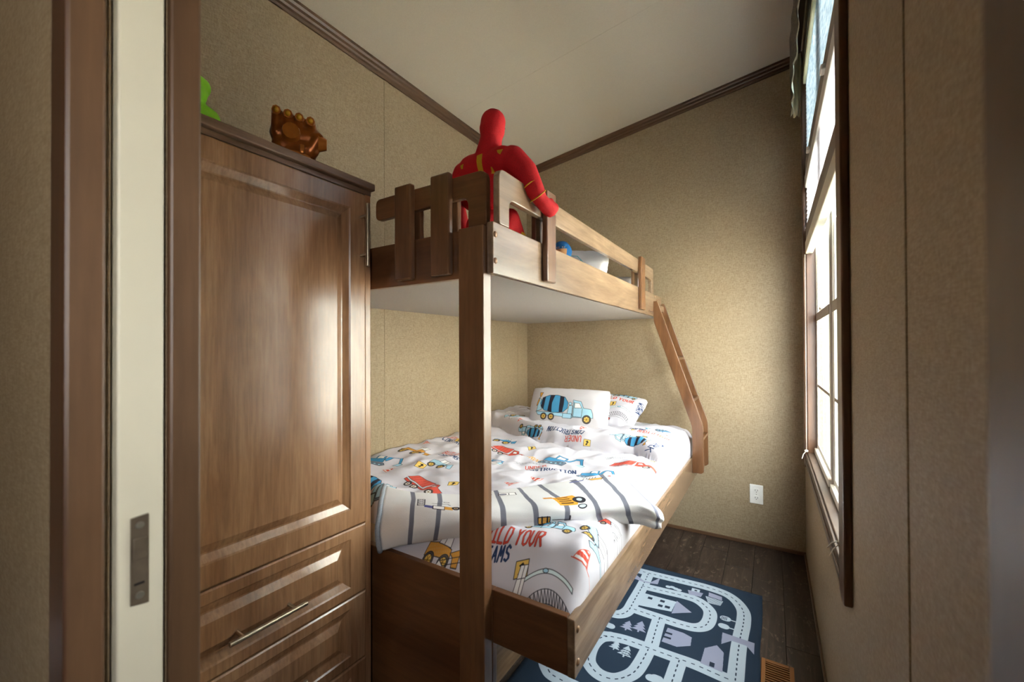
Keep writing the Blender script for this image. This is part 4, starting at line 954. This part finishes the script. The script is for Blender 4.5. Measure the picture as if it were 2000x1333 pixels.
# ==================================================================== RUG
RX0, RX1, RY0, RY1 = -0.815, -0.045, 1.16, 2.332
cv = Canvas(RX0, RY0, RX1, RY1, 1200, rgb('223040'))
ROAD = rgb('a3b0bb'); LAV = rgb('888ca0'); DK = rgb('232d3b')
roads = [[(-0.70, 2.246), (-0.605, 2.246), (-0.415, 2.262), (-0.242, 2.262), (-0.169, 2.236), (-0.124, 2.162), (-0.114, 2.069), (-0.117, 1.94), (-0.121, 1.795), (-0.122, 1.689), (-0.122, 1.45), (-0.16, 1.26), (-0.30, 1.215), (-0.70, 1.215)],
 [(-0.56, 2.112), (-0.458, 2.124), (-0.362, 2.131), (-0.301, 2.120), (-0.252, 2.072), (-0.240, 2.01), (-0.250, 1.947), (-0.285, 1.912), (-0.34, 1.904), (-0.422, 1.906), (-0.545, 1.908)],
 [(-0.561, 2.24), (-0.559, 2.075), (-0.558, 1.959), (-0.560, 1.883), (-0.584, 1.836), (-0.63, 1.820), (-0.75, 1.82)],
 [(-0.427, 1.903), (-0.424, 1.793), (-0.42, 1.700)],
 [(-0.75, 1.60), (-0.63, 1.635), (-0.597, 1.663), (-0.526, 1.686), (-0.457, 1.691), (-0.403, 1.689), (-0.328, 1.687), (-0.258, 1.687), (-0.181, 1.682), (-0.125, 1.68)],
 [(-0.425, 1.68), (-0.428, 1.593), (-0.437, 1.533), (-0.463, 1.489), (-0.493, 1.465), (-0.534, 1.459), (-0.572, 1.473), (-0.604, 1.509), (-0.618, 1.582), (-0.607, 1.642), (-0.574, 1.674)],
 [(-0.310, 1.679), (-0.310, 1.60), (-0.305, 1.50), (-0.27, 1.45), (-0.13, 1.44)],
 [(-0.76, 1.50), (-0.745, 1.42), (-0.712, 1.377), (-0.68, 1.362), (-0.60, 1.36), (-0.45, 1.36), (-0.30, 1.33)]]
sm = [[tuple(q) for q in catmull(r_, 8)] for r_ in roads]
for r_ in sm: cv.line(r_, 0.056, ROAD)
for r_ in sm:
    s_ = 0; acc = []
    for a_, b_ in zip(r_, r_[1:]):
        L_ = math.dist(a_, b_); n_ = max(1, int(L_/0.003))
        for k in range(n_):
            t = k/n_; s_ += L_/n_
            pt = (a_[0]+(b_[0]-a_[0])*t, a_[1]+(b_[1]-a_[1])*t)
            if (s_ % 0.028) < 0.014: acc.append(pt)
            elif len(acc) > 1: cv.line(acc, 0.0042, DK); acc = []
            else: acc = []
house = [(-0.545, 2.056), (-0.389, 2.063), (-0.392, 1.975), (-0.545, 1.945)]
cv.fill(house, ROAD); cv.fill([(-0.389, 2.072), (-0.314, 2.013), (-0.389, 1.962)], LAV)
for x, y, w_ in ((-0.50, 2.03, .02), (-0.445, 2.035, .02), (-0.445, 1.995, .02), (-0.415, 2.0, .022)): cv.fill([(x-w_/2, y-.009), (x+w_/2, y-.009), (x+w_/2, y+.009), (x-w_/2, y+.009)], DK)
cv.fill([(-0.182, 1.940), (-0.066, 1.940), (-0.066, 1.868), (-0.093, 1.905), (-0.145, 1.905), (-0.180, 1.862)], LAV)
cv.fill([(-0.235, 1.802), (-0.194, 1.845), (-0.168, 1.815), (-0.165, 1.702), (-0.24, 1.707)], LAV); cv.fill([(-0.21, 1.71), (-0.193, 1.71), (-0.193, 1.735), (-0.21, 1.735)], DK)
cv.fill([(-0.384, 1.855), (-0.32, 1.852), (-0.287, 1.84), (-0.285, 1.785), (-0.332, 1.752), (-0.39, 1.755)], LAV)
for y in (1.79, 1.82): cv.fill([(-0.39, y-.006), (-0.36, y-.006), (-0.36, y+.006), (-0.39, y+.006)], DK)
cv.fill([(-0.361, 2.193), (-0.292, 2.199), (-0.298, 2.160), (-0.35, 2.154)], LAV); cv.fill([(-0.345, 2.222), (-0.308, 2.222), (-0.308, 2.196), (-0.345, 2.193)], ROAD); cv.fill([(-0.332, 2.20), (-0.32, 2.20), (-0.32, 2.212), (-0.332, 2.212)], DK)
cv.fill([(-0.269, 2.222), (-0.212, 2.215), (-0.209, 2.182), (-0.268, 2.185)], LAV); cv.fill([(-0.280, 2.180), (-0.204, 2.178), (-0.212, 2.134), (-0.264, 2.128)], ROAD)
for k in range(5): cv.line([(-0.272+.0*k, 2.136+k*.009), (-0.208, 2.138+k*.009)], .0025, DK)
for x, y in ((-0.45, 2.174), (-0.432, 2.180), (-0.415, 2.174), (-0.40, 2.17)): cv.line([(x, y), (x+.004, y)], .022, ROAD)
for y in (2.046, 1.986):
    cv.line([(-0.186, y), (-0.178, y)], .036, ROAD); cv.line([(-0.165, y), (-0.13, y)], .007, ROAD)
for k in range(12): cv.line([(-0.197+.006*(k % 4), 2.036+.008*(k//4)), (-0.195+.006*(k % 4), 2.040+.008*(k//4))], .003, DK)
def tree(x, y, s_, col):
    for k in range(3): cv.fill([(x-s_*(.5-.1*k), y+s_*(.30*k)), (x+s_*(.5-.1*k), y+s_*(.30*k)), (x, y+s_*(.30*k+.5))], col)
    cv.line([(x, y-s_*.15), (x, y)], s_*.12, col)
tree(-0.535, 1.755, .055, LAV); tree(-0.487, 1.775, .062, LAV); tree(-0.495, 1.60, .055, ROAD); tree(-0.54, 1.615, .045, ROAD); tree(-0.70, 1.90, .06, LAV); tree(-0.66, 2.02, .06, ROAD); tree(-0.50, 1.30, .06, LAV); tree(-0.36, 1.27, .06, ROAD)
for k in range(9): cv.line([(-0.505+.01*(k % 3), 1.606+.012*(k//3)), (-0.500+.01*(k % 3), 1.608+.012*(k//3))], .0035, DK)
cv.fill([(-0.61, 2.195), (-0.564, 2.161), (-0.534, 2.167), (-0.50, 2.235), (-0.498, 2.169), (-0.549, 2.151), (-0.62, 2.154)], LAV)
for x, y in ((-0.606, 1.735), (-0.379, 1.538), (-0.365, 1.545), (-0.22, 1.55)): cv.line([(x, y), (x+.012, y)], .034, ROAD)
RUGM = printed('road map rug print', cv, 0.9, 0.4, 600)
bm = bmesh.new(); uvl = bm.loops.layers.uv.new('print'); R = []; UV = []; n1, n2 = 40, 60
for i in range(n2+1):
    row = []; ur = []
    for j in range(n1+1):
        u = j/n1; v = i/n2; x = RX0+(RX1-RX0)*u; y = RY0+(RY1-RY0)*v
        z = 0.0085+0.0025*noise.noise(Vector((x*4, y*4, 0)))
        row.append(bm.verts.new((x+0.002*math.sin(v*17), y+0.003*math.sin(u*11), z))); ur.append((u, v))
    R.append(row); UV.append(ur)
grid_faces(bm, R, uvl, UV)
rug = tag(obj('rug', bm, RUGM, None, True, 80, (-0.43, 1.75, 0.0)), 'dark blue play rug printed with roads and houses on the floor', 'rug')
sd = rug.modifiers.new('thick', 'SOLIDIFY'); sd.thickness = 0.0050; sd.offset = -1

# floor vent
vn = thing('floor_vent', 'bronze slotted floor vent beside the rug', 'vent', (0.01, 1.72, 0))
bm = bmesh.new()
for a in ((-0.042, -0.028, 1.55, 1.872), (0.047, 0.062, 1.55, 1.872), (-0.028, 0.047, 1.55, 1.566), (-0.028, 0.047, 1.856, 1.872)): box(bm, a[0], a[1], a[2], a[3], 0.0, 0.006, 0.0015)
obj('frame', bm, VENTM, vn); obj('duct', bx(-0.028, 0.047, 1.566, 1.856, 0.0002, 0.0012), BLACKGAP, vn)
for k in range(23): obj('louvre', bx(-0.028, 0.047, 1.571+0.0125*k, 1.576+0.0125*k, 0.0012, 0.0055, 0.0), VENTM, vn)

# outlet
ol = thing('wall_outlet', 'white duplex power outlet on the back wall', 'outlet', (-0.0855, YB, 0.312))
obj('cover_plate', bx(-0.1205, -0.0505, YB-0.006, YB, 0.2545, 0.369, 0.0025), WHITEPL, ol)
for zc_ in (0.290, 0.334):
    rc = obj('receptacle', prism(rnd_poly([(-0.101, zc_-0.015), (-0.070, zc_-0.015), (-0.070, zc_+0.015), (-0.101, zc_+0.015)], 0.012), YB-0.0085, YB-0.0062, 'xz', 0.0005), WHITEPL, ol)
    for dx in (-0.006, 0.006): obj('slot', bx(-0.0855+dx-0.0012, -0.0855+dx+0.0012, YB-0.0090, YB-0.0084, zc_-0.002, zc_+0.007), SLOT, rc)
    obj('slot', cyl(bmesh.new(), (-0.0855, YB-0.0090, zc_-0.008), (-0.0855, YB-0.0084, zc_-0.008), 0.0024, seg=10), SLOT, rc)
obj('screw', cyl(bmesh.new(), (-0.0855, YB-0.0072, 0.312), (-0.0855, YB-0.0058, 0.312), 0.003, seg=10), SCREW, ol)
